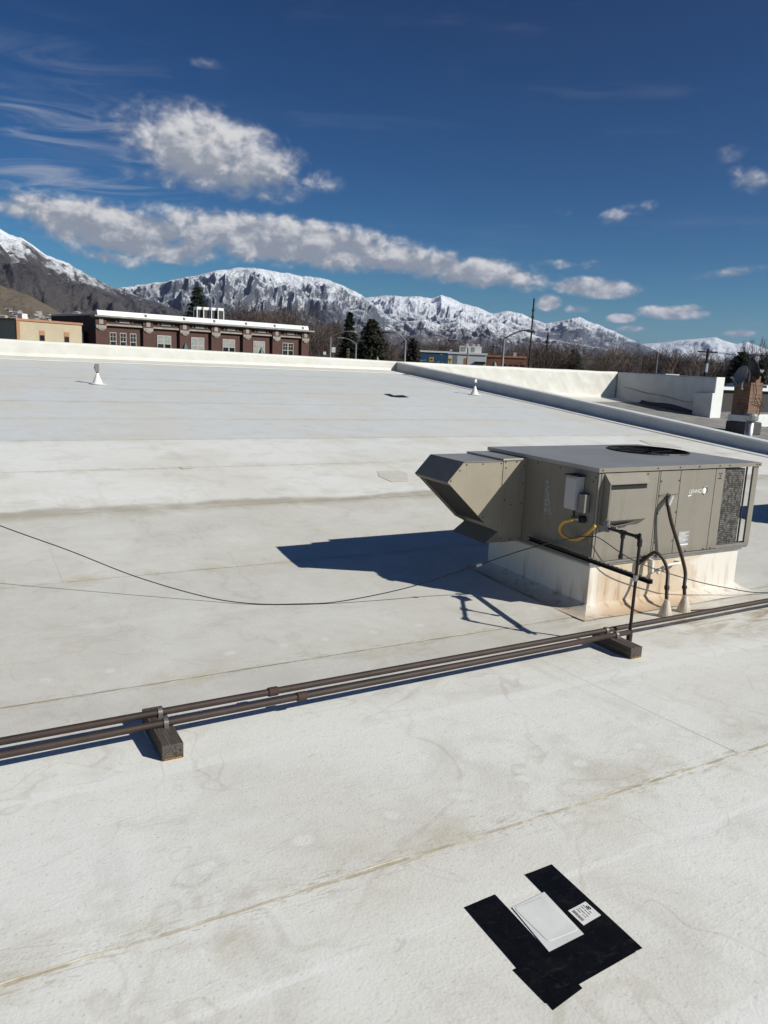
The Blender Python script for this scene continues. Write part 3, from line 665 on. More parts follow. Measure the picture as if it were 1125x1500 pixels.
# screws
mb = MB()
def scr(x, y, z, ax):
    d = .006
    if ax == 'y': mb.tube([(x, y - d, z), (x, y, z)], .009, 6)
    else: mb.tube([(x - d, y, z), (x, y, z)], .009, 6)
for X_ in (6.30, 6.62, 6.92): scr(X_, UY - .006, -1.125, 'y')
for X_, Z_ in ((7.15, -1.22), (7.45, -1.22), (7.15, -1.60), (7.45, -1.60), (7.15, -1.95), (7.45, -1.95), (7.7, -2.095), (8.02, -2.095), (8.15, -2.095), (6.6, -2.095), (6.95, -2.095)): scr(X_, UY - .006, Z_, 'y')
for X_ in (6.19, 7.05, 7.42, 7.75, 8.12, 8.3, 8.82, 8.87): scr(X_, UY - .026, ZT - .022, 'y')
for X_, Z_ in ((5.26, -1.15), (5.5, -1.145), (5.77, -1.145), (5.17, -1.215), (5.05, -1.335), (5.55, -1.80)): scr(X_, HY0 + .008, Z_, 'y')
for X_, Z_ in ((5.83, -1.13), (5.84, -1.2), (6.0, -1.13), (6.12, -1.18), (6.12, -1.4), (6.12, -1.65), (5.85, -1.6), (5.95, -1.66), (5.83, -2.08), (5.98, -2.1), (6.12, -2.1)): scr(X_, HY0, Z_, 'y')
for Y_, Z_ in ((6.22, -1.15), (6.3, -2.05), (6.8, -1.12), (6.25, -1.2), (7.2, -1.12)): scr(UX, Y_, Z_, 'x')
for dx_, dz_ in ((0, 0), (-.018, .03), (.018, .03), (-.02, -.03), (.012, -.03)): scr(8.175 + dx_, UY - .006, -1.19 + dz_, 'y')
o = mb.build('screws', M['screw'], un); o['kind'] = 'stuff'
# lettering and plates
def text_mesh(body, size, name, m_, parent, mw, ex=.0008):
    cu = bpy.data.curves.new(name, 'FONT'); cu.body = body; cu.size = size; cu.extrude = ex; cu.align_x = 'LEFT'
    tmp = bpy.data.objects.new('tmp', cu); C.objects.link(tmp)
    me = bpy.data.meshes.new_from_object(tmp); bpy.data.objects.remove(tmp)
    me.transform(mw); me.transform(Matrix.Translation(-WL[parent.name])); me.materials.clear(); me.materials.append(m_)
    o = bpy.data.objects.new(name, me); C.objects.link(o); o.parent = parent; return o
yd = UY - .0072
MB().prism([(7.905, yd, -1.308), (7.95, yd, -1.308), (7.952, yd, -1.335), (7.945, yd, -1.40), (7.925, yd, -1.418), (7.90, yd, -1.40), (7.89, yd, -1.36), (7.892, yd, -1.325)], (0, .001, 0)).build('maker_decal', M['white'], un)
MB().prism([(7.63, yd, -1.408), (7.69, yd, -1.402), (7.70, yd, -1.412), (7.64, yd, -1.424)], (0, .001, 0)).build('decal_remnant', M['white'], un)
FR_ = Matrix(((1, 0, 0, 7.645), (0, 0, -1, UY - .0078), (0, 1, 0, -1.385), (0, 0, 0, 1)))
text_mesh('LENNOX', .066, 'lettering', M['white'], un, FR_)
mb = MB(); mb.tube([(7.915 + .045 * math.cos(a), UY - .0085, -1.36 + .045 * math.sin(a)) for a in np.linspace(-2.2, 2.2, 20)], .006, 5).build('emblem', M['black'], un)
MB().box(7.545, 7.735, UY - .0085, UY - .006, -2.0, -1.845).build('data_plate', M['plate'], un)
MB().box(7.545, 7.735, UY - .0090, UY - .006, -2.022, -2.003).build('plate_sticker', M['white'], un)
MB().box(7.56, 7.72, UY - .0090, UY - .006, -2.055, -2.026).build('plate_sticker', M['plate'], un)
mb = MB()
for j in range(9): mb.box(7.555, 7.725 - .03 * ((j * 7) % 3), UY - .0092, UY - .0086, -1.862 - j * .0150, -1.857 - j * .0150)
mb.build('plate_print', M['white'], un)
# end face fittings
MB().prism([(UX - .001, 7.03, -1.29), (UX - .001, 6.985, -1.29), (UX - .001, 6.87, -1.70), (UX - .001, 7.02, -1.715)], (-.003, 0, 0)).build('faded_label', M['label_grey'], un)
bx = thing('disconnect_switch', 'light grey electrical disconnect box on the shaded end of the air conditioner', 'switch box', (UX, 6.47, -1.56))
mb = MB(); mb.box(6.04, UX - .002, 6.385, 6.56, -1.545, -1.165).build('enclosure', M['greybox'], bx, bevel=.006)
MB().box(6.030, 6.0395, 6.390, 6.556, -1.535, -1.185).build('door', M['greybox'], bx, bevel=.004)
MB().box(6.02, UX - .002, 6.375, 6.57, -1.163, -1.150).build('rain_cap', M['black'], bx)
MB().box(6.09, 6.13, 6.374, 6.386, -1.42, -1.34).build('switch_handle', M['hoodgrey'], bx)
MB().box(6.07, UX - .003, 6.27, 6.375, -1.56, -1.35).build('junction_box', M['hoodgrey'], bx, bevel=.006)
MB().tube([(6.10, 6.45, -1.545), (6.10, 6.45, -1.62), (UX, 6.45, -1.66)], .014, 8).build('conduit_stub', M['conduit'], bx)
# gas train: yellow hose, valve, black riser
hs_ = thing('gas_hose', 'yellow flexible gas hose looping out of the shaded end of the air conditioner', 'hose', (UX, 6.4, -1.9))
hp = [(UX - .0, 6.326, -1.643), (6.10, 6.36, -1.643), (6.05, 6.44, -1.64)] + [tuple(onX(x, y, X_)) for x, y, X_ in ((838, 761.5, 6.02), (826, 765, 6.01), (820, 774, 6.02), (824, 783, 6.04), (834, 789, 6.06), (846, 790, 6.08), (858, 783, 6.10), (872, 770, 6.13))]
def smoothpts(p, n=6):
    p = [Vector(q) for q in p]; out = []
    for i in range(len(p) - 1):
        a, b_, c, d = p[max(i - 1, 0)], p[i], p[i + 1], p[min(i + 2, len(p) - 1)]
        for s_ in np.linspace(0, 1, n, endpoint=False):
            s_ = float(s_); out.append(.5 * ((2 * b_) + (c - a) * s_ + (2 * a - 5 * b_ + 4 * c - d) * s_ ** 2 + (3 * b_ - a - 3 * c + d) * s_ ** 3))
    return out + [p[-1]]
MB().tube(smoothpts(hp[2:], 6), .019, 10).build('hose', M['hose'], hs_, smooth=True)
MB().tube([hp[0], hp[1]], .040, 10).build('grommet', M['black'], hs_); MB().tube([hp[1], hp[2]], .023, 8).build('fitting', M['steel'], hs_)
RX, RY, RZT = 5.81, 5.2, -1.575
gp = thing('gas_riser', 'black gas pipe rising from the roof pipe to the valve at the unit corner', 'pipe', (RX, RY, -2.58))
vend = Vector((6.15, 6.05, -1.665)); top = Vector((RX, RY, RZT)); tee = top.lerp(vend, .42)
mb = MB(); mb.tube(smoothpts([(RX, RY, -2.57), (RX, RY, RZT - .05), (RX + .01, RY + .03, RZT - .008), tuple(top.lerp(vend, .12))], 4), .0165, 10).build('riser', M['black'], gp, smooth=True)
MB().tube([tuple(top.lerp(vend, .06)), tuple(top.lerp(vend, .93))], .0165, 10).build('branch', M['black'], gp, smooth=True)
mb = MB(); mb.tube([(RX, RY, RZT - .09), (RX, RY, RZT - .03), tuple(top.lerp(vend, .03)), tuple(top.lerp(vend, .09))], .026, 10).build('elbow', M['black'], gp)
mb = MB(); mb.tube([tuple(top.lerp(vend, .37)), tuple(top.lerp(vend, .47))], .027, 10); mb.tube([tuple(tee), tuple(tee - Vector((0, 0, .06)))], .025, 10).build('tee', M['black'], gp)
MB().tube([tuple(tee - Vector((0, 0, .05))), tuple(tee - Vector((0, 0, .24)))], .0165, 10).build('drip_leg', M['black'], gp)
MB().tube([tuple(tee - Vector((0, 0, .235))), tuple(tee - Vector((0, 0, .275)))], .025, 10).build('drip_cap', M['black'], gp)
MB().tube([(RX, RY, -2.64), (RX, RY, -2.53)], .030, 10).build('elbow', M['pipe'], gp)
vb = top.lerp(vend, .90); mb = MB(); mb.box(vb.x - .05, vb.x + .05, vb.y - .09, vb.y + .06, vb.z - .035, vb.z + .03); mb.build('valve_body', M['hoodgrey'], gp, bevel=.008)
MB().tube([(vb.x, vb.y - .02, vb.z + .03), (vb.x, vb.y - .02, vb.z + .085)], .03, 10).build('regulator', M['hoodgrey'], gp)
MB().box(vb.x - .008, vb.x + .008, vb.y - .16, vb.y - .02, vb.z + .02, vb.z + .035).build('valve_handle', M['steel'], gp)
# slotted strut channel from the cabinet to the riser
a_, b_ = Vector((6.085, 7.18, -2.045)), Vector((5.845, 5.04, -1.985))
stt = thing('strut_channel', 'black slotted strut channel reaching from the cabinet base to the gas riser', 'strut', tuple(b_))
d_ = (b_ - a_).normalized(); side = Vector((d_.y, -d_.x, 0)).normalized(); upv = side.cross(d_)
if upv.z < 0: upv = -upv
def obox(mb, p, q, w, h, ow=0, oh=0):
    c = [p + side * (ow + sx * w) + upv * (oh + sz * h) for sx, sz in ((-1, -1), (1, -1), (1, 1), (-1, 1))]
    mb.prism([tuple(v_) for v_ in c], q - p)
mb = MB(); obox(mb, a_, b_, .0025, .020, -.020); mb.build('channel_web', M['black'], stt)
mb = MB(); obox(mb, a_, b_, .0205, .002, 0, .020); mb.build('channel_flange', M['black'], stt)
mb = MB(); obox(mb, a_, b_, .0205, .002, 0, -.020); mb.build('channel_flange', M['black'], stt)
L_ = (b_ - a_).length
for k in range(14):
    mb = MB(); p = a_.lerp(b_, .55 + k * .032); q = p + d_ * .028; obox(mb, p, q, .007, .0006, 0, .0225); mb.build('slot_opening', M['greybox'], stt)
MB().tube([tuple(Vector((RX, RY, -1.985)) + Vector((0, 0, -.03))), tuple(Vector((RX, RY, -1.955)))], .026, 10).build('pipe_clamp', M['steel'], stt)
# two flexible conduits with sealed boots
def conduit(label, pts, base, hcone, connector=None):
    th = thing('electrical_conduit', label, 'conduit', base)
    MB().tube(smoothpts(pts, 6), .021, 10).build('flex', M['conduit'], th, smooth=True)
    q = Vector(pts[-1]); p = Vector(pts[-2])
    MB().tube([tuple(q.lerp(p, 1.0)), tuple(q.lerp(p, .8))], .030, 10).build('coupling', M['black'], th)
    MB().lathe(base, [(.085, -.02), (.082, .01), (.035, hcone), (.028, hcone + .03)], 16).build('boot', M['cone'], th, smooth=False)
    if connector: MB().tube(connector, .032, 10).build('connector', M['steel'], th)
b1 = hit(1001, 896); b2 = hit(974, 903)
def lerpY(px, ya, yb):
    n = len(px); return [tuple(onY(x, y, ya + (yb - ya) * i / (n - 1))) for i, (x, y) in enumerate(px)]
c1p = [(7.285, UY - .01, -1.405)] + lerpY([(978, 737), (983, 763), (992, 793), (1000, 820), (1004, 840), (1002.5, 858), (1001, 880)], UY - .09, b1.y)
c1p[-1] = (b1.x, b1.y, c1p[-1][2])
conduit('long brown flexible conduit dropping from the front panel to a sealed roof boot', c1p, tuple(b1), .17, [(7.285, UY - .008, -1.39), (7.285, UY - .06, -1.40), tuple(Vector(c1p[1]) + Vector((0, 0, -.03)))])
c2p = [(6.98, UY + .05, -2.215)] + lerpY([(953, 812), (962, 810), (972, 820), (978, 838), (977, 858), (975, 886)], UY - .06, b2.y)
c2p[-1] = (b2.x, b2.y, c2p[-1][2])
conduit('short brown conduit bending out of the curb into a sealed roof boot', c2p, tuple(b2), .17)
pv = thing('condensate_drain', 'small white plastic drain pipe below the unit front beside the conduits', 'pipe', (7.3, UY - .02, -2.3))
MB().tube(smoothpts([(7.62, UY + .07, -2.24), (7.60, UY - .03, -2.235), (7.40, UY - .04, -2.235), (7.28, UY - .04, -2.27), (7.22, UY - .04, -2.33)], 4), .018, 8).build('drain', M['pvc'], pv, smooth=True)
MB().tube([(7.12, UY + .07, -2.16), (7.12, UY - .03, -2.17), (7.12, UY - .035, -2.30)], .03, 8).build('trap', M['pvc'], pv)

# second unit, just outside the picture: its shadow falls into view at the right
u3 = thing('rooftop_unit', 'small beige rooftop unit on a white curb further along the roof', 'air conditioner', (14.5, 7.3, -2.7))
MB().box(14.55, 16.3, 7.35, 8.35, -2.8, -2.2).build('curb', M['curb'], u3, bevel=.01); MB().box(14.5, 16.4, 7.3, 8.4, -2.198, -1.2).build('cabinet', M['cabinet'], u3, bevel=.006)
MB().box(14.48, 16.42, 7.28, 8.42, -1.199, -1.16).build('lid', M['lid'], u3, bevel=.004); MB().lathe((15.5, 7.85, -1.158), [(.42, 0), (.42, .03), (.38, .035)], 24).build('fan_ring', M['black'], u3)

# ------------------------------------------------------------------ pipes on timber sleepers
def pz(y): return float(zr(y)) + .152
def pipe_run(label, p, q, cp):
    th = thing('roof_pipe', label, 'pipe', tuple(p)); p = Vector(p); q = Vector(q)
    n = 12; MB().tube([tuple(p.lerp(q, i / n)) for i in range(n + 1)], .0265, 14).build('pipe', M['pipe'], th, smooth=True)
    c = p.lerp(q, (cp - p.x) / (q.x - p.x)); d = (q - p).normalized()
    MB().tube([tuple(c - d * .042), tuple(c - d * .034), tuple(c + d * .034), tuple(c + d * .042)], [.031, .036, .036, .031], 14).build('coupling', M['coupling'], th)
    return th
zp = pz(5.2)
pr = pipe_run('brown gas pipe lying nearer the unit, running past both timber blocks', (-9, 5.10, zp), (20, 5.56, zp), 2.05)
pf = pipe_run('brown gas pipe ending at the elbow below the gas riser', (-9, 4.83, zp), (RX + .01, RY, zp), 2.22)
def prY(X_): return 5.10 + (X_ + 9) * .46 / 29
def pfY(X_): return 4.83 + (X_ + 9) * .37 / (RX + 9)
mx_, t_, b_0 = None, None, None
M['lampgrey'] = mat('dull_strap', (.20, .19, .18), .55, metal=.5, var=.2, scale=20)
def sleeper(label, x0, x1, y0, y1, h):
    zb = float(zr((y0 + y1) / 2)); th = thing('timber_sleeper', label, 'timber block', ((x0 + x1) / 2, y0, zb), group='timber blocks under the pipes')
    mb = MB(); mb.box(x0, x1, y0, y1, zb + .008, zb + h); mb.build('timber', M['wood'], th, bevel=.006)
    MB().box(x0 + .012, x1 - .012, y0 - .003, y0 + .01, zb + .008, zb + .030).build('painted_end', M['ochre'], th)
    mb = MB(); mb.box(x0 - .01, x1 + .03, y0 - .10, y1 + .03, zb - .01, zb + .0075); mb.build('slip_pad', M['roof'], th)
    xm = (x0 + x1) / 2
    for fy in (prY(xm), pfY(xm)):
        pts = [(xm + .02, fy - .055, zb + h + .002), (xm + .02, fy - .034, zb + h + .004)] + [(xm + .02, fy - .034 * math.cos(a), zp + .034 * math.sin(a)) for a in np.linspace(0, math.pi, 9)] + [(xm + .02, fy + .034, zb + h + .004), (xm + .02, fy + .055, zb + h + .002)]
        mb = MB(); mb.quad_grid([[(p[0] + d, p[1], p[2]) for p in pts] for d in (-.016, .016)])
        o = mb.build('pipe_strap', M['lampgrey'], th); md = o.modifiers.new('th', 'SOLIDIFY'); md.thickness = .004
sleeper('grey timber block under both pipes far from the unit', 1.09, 1.235, 4.80, 5.42, .125)
sleeper('dark timber block under both pipes at the foot of the gas riser', 5.52, 5.67, 4.90, 5.42, .125)

# black cable draped over the roof to the unit
cb = thing('loose_cable', 'thin black cable sagging across the roof and over the air conditioner corner', 'cable', (3.0, 7.7, -2.7))
zr_ = lambda y: float(zr(y)) + .016
cp = [(-2.2, 10.2, -.75), (-.9, 9.6, -1.36), (.37, 8.992, -1.896), (1.005, 8.692, -2.146), (1.657, 8.399, -2.429), (2.316, 8.059, -2.628), (2.77, 7.80, zr_(7.8)), (3.25, 7.62, zr_(7.62)), (3.715, 7.492, -2.672), (4.433, 7.209, -2.502), (5.084, 6.824, -2.205), (5.508, 6.532, -1.985), (5.984, 6.28, -1.83), (6.10, 6.16, -1.80), (6.20, 6.10, -1.82), (6.66, 6.0, -2.089), (7.492, 5.98, -2.364), (8.267, 5.98, -2.564), (9.10, 5.95, zr_(5.95)), (10.4, 5.9, zr_(5.9)), (12.5, 6.1, zr_(6.1))]
MB().tube(smoothpts(cp, 6), .0062, 6).build('cable', M['rubber'], cb, smooth=True)
MB().tube([(5.07, 6.832, -2.212), (5.12, 6.80, -2.19)], .016, 8).build('cable_splice', M['steel'], cb)
c2 = MB().tube(smoothpts([(7.45, 5.80, zr_(5.8)), (7.9, 5.72, zr_(5.7)), (8.6, 5.74, zr_(5.7)), (9.6, 5.75, zr_(5.7)), (10.8, 5.72, zr_(5.7))], 5), .006, 6).build('ground_wire', M['rubber'], origin=(7.45, 5.8, -2.72), smooth=True)
tag(c2, 'thin dark wire lying on the roof from the conduit boot', 'wire')

# ------------------------------------------------------------------ vents, patches, test cut
def mastvent(label, px, top_px, box):
    b0 = hit(*px); zt_ = onY(*top_px, b0.y).z; th = thing('roof_mast', label, 'vent', tuple(b0), group='white boots with small masts')
    MB().lathe(tuple(b0), [(.28, .004), (.28, .02), (.165, .03), (.14, .12), (.085, .24), (.042, .38), (.035, .40)], 24).build('boot', M['boot'], th, smooth=True)
    MB().tube([(b0.x, b0.y, b0.z + .38), (b0.x, b0.y, b0.z + .43)], .04, 8).build('collar', M['black'], th)
    MB().tube([(b0.x, b0.y, b0.z + .40), (b0.x, b0.y, zt_ - .02)], .016, 8).build('mast', M['steel'] if not box else M['hoodgrey'], th)
    if box == 1:
        MB().box(b0.x - .08, b0.x + .06, b0.y - .04, b0.y + .04, zt_ - .27, zt_).build('sensor_box', M['hoodgrey'], th, bevel=.006)
        MB().tube([(b0.x - .10, b0.y, zt_ - .13), (b0.x - .06, b0.y, zt_ - .13)], .04, 8).build('sensor_lens', M['black'], th)
    else: MB().box(b0.x - .05, b0.x + .05, b0.y - .05, b0.y + .05, zt_ - .14, zt_).build('sensor_box', M['coping'], th, bevel=.006)
mastvent('white cone boot with grey box on its mast, out in the middle of the roof', (143, 563), (143, 533), 1)
mastvent('white cone boot with thin pale mast beside the divider wall', (695, 578.5), (697, 555.5), 2)
def flat(name, px, m_, parent=None, th=.004, dz=.012):
    mb = MB(); pts = [hit(*p) for p in px]; n = len(pts)
    mb.v = [(p.x, p.y, float(zr(p.y)) + dz) for p in pts] + [(p.x, p.y, float(zr(p.y)) + dz + th) for p in pts]
    mb.f = [tuple(range(n - 1, -1, -1)), tuple(range(n, 2 * n))] + [(i, (i + 1) % n, n + (i + 1) % n, n + i) for i in range(n)]
    return mb.build(name, m_, parent, origin=(pts[0].x, pts[0].y, float(zr(pts[0].y))) if parent is None else None)
tag(flat('tape_mark', [(562, 577.5), (571, 577.3), (577, 579.8), (590, 579.2), (599, 582.4), (584, 582.6), (573, 581.5)], M['tape']), 'small black bent tape patch lying flat in the middle of the far roof', 'tape')
M['patch'] = mat('tan_patch', (.56, .53, .465), .7, var=.15, scale=4, col2=(.64, .61, .55))
M['patch3'] = mat('faint_tan_patch', (.62, .59, .53), .7, var=.1, scale=4)
M['patch2'] = mat('bright_patch', (.74, .74, .71), .6, var=.1, scale=3)
tag(flat('membrane_patch', [(553, 690.5), (583, 689.3), (597, 694), (598, 705.5), (574, 706.5), (555, 698)], M['patch'], th=.001, dz=.008), 'tan membrane patch on the roof left of the intake hood', 'patch')
tag(flat('membrane_patch', [(262, 684.5), (279, 683), (284, 686), (268, 687.5)], M['patch'], th=.001, dz=.010), 'small tan patch at the end of a cross seam in the open roof', 'patch')
tag(flat('membrane_patch', [(936, 645), (985, 651), (1000, 657), (955, 653)], M['patch3'], th=.002, dz=.012), 'tan patch on the roof just behind the fan end of the air conditioner', 'patch')

tc = thing('membrane_repair', 'square of glossy black tape strips around a white insert on the near roof', 'roof patch', (2.35, 2.35, float(zr(2.35))))
def flatw(name, pts, m_, dz, th=.0008, amp=.0008, n=14, parent=tc):
    """quad strip laid on the roof with slight ripples; pts = four corners (x, y)"""
    a, b, c, d = [Vector(p) for p in pts]; rows = []; top = []
    for i in range(n + 1):
        r_ = []
        for j in range(n + 1):
            p = a.lerp(b, j / n).lerp(d.lerp(c, j / n), i / n); e = (vnoise(np.array(p.x * 16), np.array(p.y * 9), 3) - .5) * amp * 2
            r_.append((p.x, p.y, float(zr(p.y)) + dz + float(e)))
        top.append(r_)
    o = MB().quad_grid(top).build(name, m_, parent); md = o.modifiers.new('th', 'SOLIDIFY'); md.thickness = th; return o
H = lambda x, y: (hit(x, y).x, hit(x, y).y)
flatw('tape_strip', (H(680, 1331), H(725, 1312), H(853, 1450), H(810, 1482)), M['tape'], .0086)
flatw('tape_strip', (H(769, 1283), H(808, 1268), H(941, 1391), H(893, 1413)), M['tape'], .0086)
flatw('tape_strip', (H(770, 1415), H(880, 1358), H(931, 1397), H(835, 1452)), M['tape'], .0098)
flatw('tape_strip', (H(751, 1423), H(775, 1411), H(824, 1461), H(799, 1472)), M['tape'], .0082)
flatw('insert_sheet', (H(750, 1332), H(797, 1309), H(855, 1371), H(804, 1397)), M['patch2'], .0106, amp=.0004)
def rounded(px, dz, h, name, m_, parent):
    P_ = [Vector(H(*p)) for p in px]; out = []
    for i in range(4):
        a, b, c = P_[i - 1], P_[i], P_[(i + 1) % 4]; p = b.lerp(a, .10); q = b.lerp(c, .10)
        for s_ in (0, .25, .5, .75, 1): out.append((p.lerp(b, s_)).lerp(b.lerp(q, s_), s_))
    cen = sum(out, Vector((0, 0))) / len(out); rows = []
    for sc_, hh in ((1, 0), (.985, h * .7), (.95, h), (.5, h * .96), (.0005, h * .95)):
        rows.append([((cen.lerp(p, sc_)).x, (cen.lerp(p, sc_)).y, float(zr((cen.lerp(p, sc_)).y)) + dz + hh) for p in out + out[:1]])
    return MB().quad_grid(rows).build(name, m_, parent, smooth=False)
rounded([(752, 1333), (796, 1316), (848, 1365), (803, 1383)], .0110, .0014, 'insert_plate', M['patch2'], tc)
st_ = flatw('sticker', (H(832, 1336.5), H(857.4, 1323), H(880, 1343), H(854.5, 1358)), M['white'], .0098, amp=.0002, n=4)
s0, s1, s3 = [Vector(H(*p)) for p in ((832, 1336.5), (857.4, 1323), (854.5, 1358))]
eu, ev = (s3 - s0), (s1 - s0)             # along the bar code, across it
def sq(mb, u0, u1, v0, v1, dz=.0106):
    c = [s0 + eu * a + ev * b_ for a, b_ in ((u0, v0), (u1, v0), (u1, v1), (u0, v1))]; n = len(mb.v)
    mb.v += [(p.x, p.y, float(zr(p.y)) + dz) for p in c]; mb.f.append((n, n + 1, n + 2, n + 3))
mb = MB(); rb = random.Random(5); u = .12
while u < .80:
    w = rb.choice([.008, .012, .02]); sq(mb, u, u + w, .10, .24); u += w + rb.choice([.008, .012])
mb.build('bar_code', M['black'], tc)
mb = MB()
for v0, segs in ((.36, ((.14, .40), (.50, .58), (.64, .74))), (.48, ((.14, .26), (.29, .55), (.60, .76))), (.62, ((.14, .30), (.34, .50), (.54, .70))), (.74, ((.10, .30), (.32, .46), (.52, .66)))):
    for a, b_1 in segs: sq(mb, a, b_1, v0, v0 + .035)
mb.build('print_lines', M['hoodgrey'], tc)
cc = s0 + eu * .36 + ev * .86
mb = MB(); rr_ = .045 * ev.length * 2
for k, off in enumerate((-.055, .055)):
    c_ = cc + eu * off; n = len(mb.v); pts = [c_ + Vector((math.cos(a), math.sin(a))) * rr_ * .75 for a in np.linspace(0, 2 * math.pi, 17)[:-1]]; inn = [c_ + Vector((math.cos(a), math.sin(a))) * rr_ * .3 for a in np.linspace(0, 2 * math.pi, 17)[:-1]]
    mb.v += [(p.x, p.y, float(zr(p.y)) + .0106 + k * .0003) for p in pts + inn]
    for i in range(16): mb.f.append((n + i, n + (i + 1) % 16, n + 16 + (i + 1) % 16, n + 16 + i))
mb.build('round_emblem', M['black'], tc)

# ------------------------------------------------------------------ ground and town
GZ = -8.6
def ground_material():
    m, t, b = new_mat('town_ground'); P = t.wpos()
    n = t.noise(P, .012, 6, .6); n2 = t.noise(P, .15, 5, .6)
    c = t.mix(t.ss(n, .42, .58), (.060, .056, .052), (.115, .100, .070)); c = t.mix(t.mul(t.ss(n2, .5, .7), .4), c, (.05, .05, .045))
    t.put(b.inputs['Base Color'], c); b.inputs['Roughness'].default_value = .9; return m
g_ = MB(); R_ = 31000
g_.quad_grid([[(x, y, GZ) for x in np.linspace(-R_, R_, 9)] for y in np.linspace(-R_, R_, 9)]); struct(g_.build('ground', ground_material()))

# mountains ---------------------------------------------------------
def mountain_material(name, zs, zw, slope, rock, rock2, scrub, zscrub, ns, rmid):
    m, t, b = new_mat(name); P = t.wpos(); x, y, z = t.xyz(P)
    nz = t.xyz(t.n.new('ShaderNodeNewGeometry').outputs['Normal'])[2]
    rr = t.m('SQRT', t.add(t.mul(x, x), t.mul(y, y))); lat = t.mul(t.m('ARCTAN2', x, y), rmid)
    n1 = t.noise(P, 1 / (ns * 5), 6, .62)
    warp = t.mul(t.sub(t.noise(P, 1 / (ns * 6), 3, .5), .5), ns * 7)
    n2 = t.noise(t.comb(t.add(lat, warp), t.add(t.mul(rr, .20), t.mul(warp, .3)), t.mul(z, .25)), 1 / (ns * .75), 7, .66, .3)
    n3 = t.noise(P, 1 / (ns * .3), 5, .7)
    hgt = t.mul(t.sub(z, zs), 1 / zw)
    f = t.add(hgt, t.add(t.mul(t.sub(n1, .5), 1.4), t.add(t.mul(t.sub(n2, .5), 3.0), t.mul(t.sub(n3, .5), 2.2))))
    f = t.add(f, t.mul(t.sub(nz, slope), 3.2))
    snow = t.ss(f, -.55, .80)
    rk = t.mix(t.ss(n2, .35, .65), rock, rock2)
    rk = t.mix(t.ss(t.add(z, t.mul(t.sub(n1, .5), zscrub)), zscrub, zscrub * .6), rk, scrub)
    rk = t.mix(t.mul(t.ss(n3, .5, .66), .55), rk, tuple(a * .45 for a in rock))
    t.put(b.inputs['Base Color'], t.mix(snow, rk, (.80, .82, .86))); b.inputs['Roughness'].default_value = .9; b.inputs['Specular IOR Level'].default_value = .1
    t.put(b.inputs['Normal'], t.bump(t.add(n2, t.mul(n3, .7)), .8, ns * .35)); return m
def mountains(name, pts, Rc, Rf, Rb, m_, amp, lx, ly, seed, naz=520, nr=110, p=1.25, azl=None, azr=None, jag=.03, wob=.10):
    A = [azel(x, y) for x, y in pts]; az = np.array([a for a, e in A]); el = np.array([e for a, e in A])
    a0 = az[0] if azl is None else azl[0][0]; a1 = az[-1] if azr is None else azr[-1][0]
    if azl: az = np.concatenate([[q[0] for q in azl], az]); el = np.concatenate([[q[1] for q in azl], el])
    if azr: az = np.concatenate([az, [q[0] for q in azr]]); el = np.concatenate([el, [q[1] for q in azr]])
    ga = np.linspace(a0, a1, naz); ce = np.interp(ga, az, el)
    ce = ce + (fbm(ga * 2.6, ga * 0 + seed, 5, seed) - .5) * jag * 12 * np.clip(ce / 4, .15, 1)
    s = np.concatenate([np.linspace(0, 1, nr), np.linspace(1.03, 1.5, 14)])
    GA, SS = np.meshgrid(np.radians(ga), s)
    rc = Rc * (1 + wob * (fbm(ga * .35, ga * 0 + 3.3, 3, seed + 9) - .5))[None]
    Rr = np.where(SS <= 1, Rf + (rc - Rf) * SS, rc + (Rb - rc) * (SS - 1) / .5)
    Hc = np.tan(np.radians(ce))[None] * rc - GZ
    X = np.sin(GA) * Rr; Y = np.cos(GA) * Rr
    lat = GA * Rc
    wx = lat + 900 * (lx / 1200) * (fbm(lat / lx * .7, Rr / ly, 3, seed + 20) - .5)
    wy = Rr + ly * .55 * (fbm(lat / lx * .6 + 7, Rr / ly * .8, 3, seed + 33) - .5)
    rg = .62 * ridged(wx / lx, wy / ly, 6, seed, .55) + .38 * ridged(wx / lx * 2.3 + wy / ly * .9, wy / ly * 3.4, 5, seed + 3, .55); sm = fbm(lat / (lx * 2.5), Rr / (ly * .8), 3, seed + 5)
    g_ = np.where(SS <= 1, SS ** p, 1 - .75 * (SS - 1) / .5)
    w = np.clip(SS * 5, 0, 1) * np.clip((1.0 - SS) * 4.0, .05, 1)
    rg = .78 * rg + .22 * ridged(wx / lx * 4.1 + 3, wy / ly * 1.6, 4, seed + 60, .55)
    Hh = Hc * g_ * (1 + (sm - .5) * .5 * np.clip((1 - SS) * 3, 0, 1)) + amp * (rg - .42) * w * (.35 + .65 * np.clip(Hc / Hc.max(), 0, 1))
    cap = np.tan(np.radians(ce))[None] * Rr * .985 - GZ
    Hh = np.where(SS < .985, np.minimum(Hh, cap), Hh)
    Z = GZ - 12 + Hh
    Z[0] = GZ - 40
    o = grid_obj(name, np.stack([X, Y, Z], -1).reshape(-1, 3), len(s), naz, m_, None); return struct(o)
mA = mountain_material('snowy_bench_mountain', 590, 170, .72, (.048, .044, .045), (.098, .088, .084), (.088, .078, .072), 330, 110, 5500)
mF = mountain_material('bare_foothill', 900, 200, .80, (.150, .120, .088), (.21, .175, .125), (.175, .140, .100), 300, 60, 2500)
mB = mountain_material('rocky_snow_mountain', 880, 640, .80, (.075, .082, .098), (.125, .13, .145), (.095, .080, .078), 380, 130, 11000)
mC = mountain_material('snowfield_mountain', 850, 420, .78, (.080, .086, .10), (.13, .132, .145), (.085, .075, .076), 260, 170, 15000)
mD = mountain_material('far_white_mountain', 430, 420, .80, (.09, .095, .11), (.13, .13, .14), (.10, .09, .09), 120, 260, 22000)
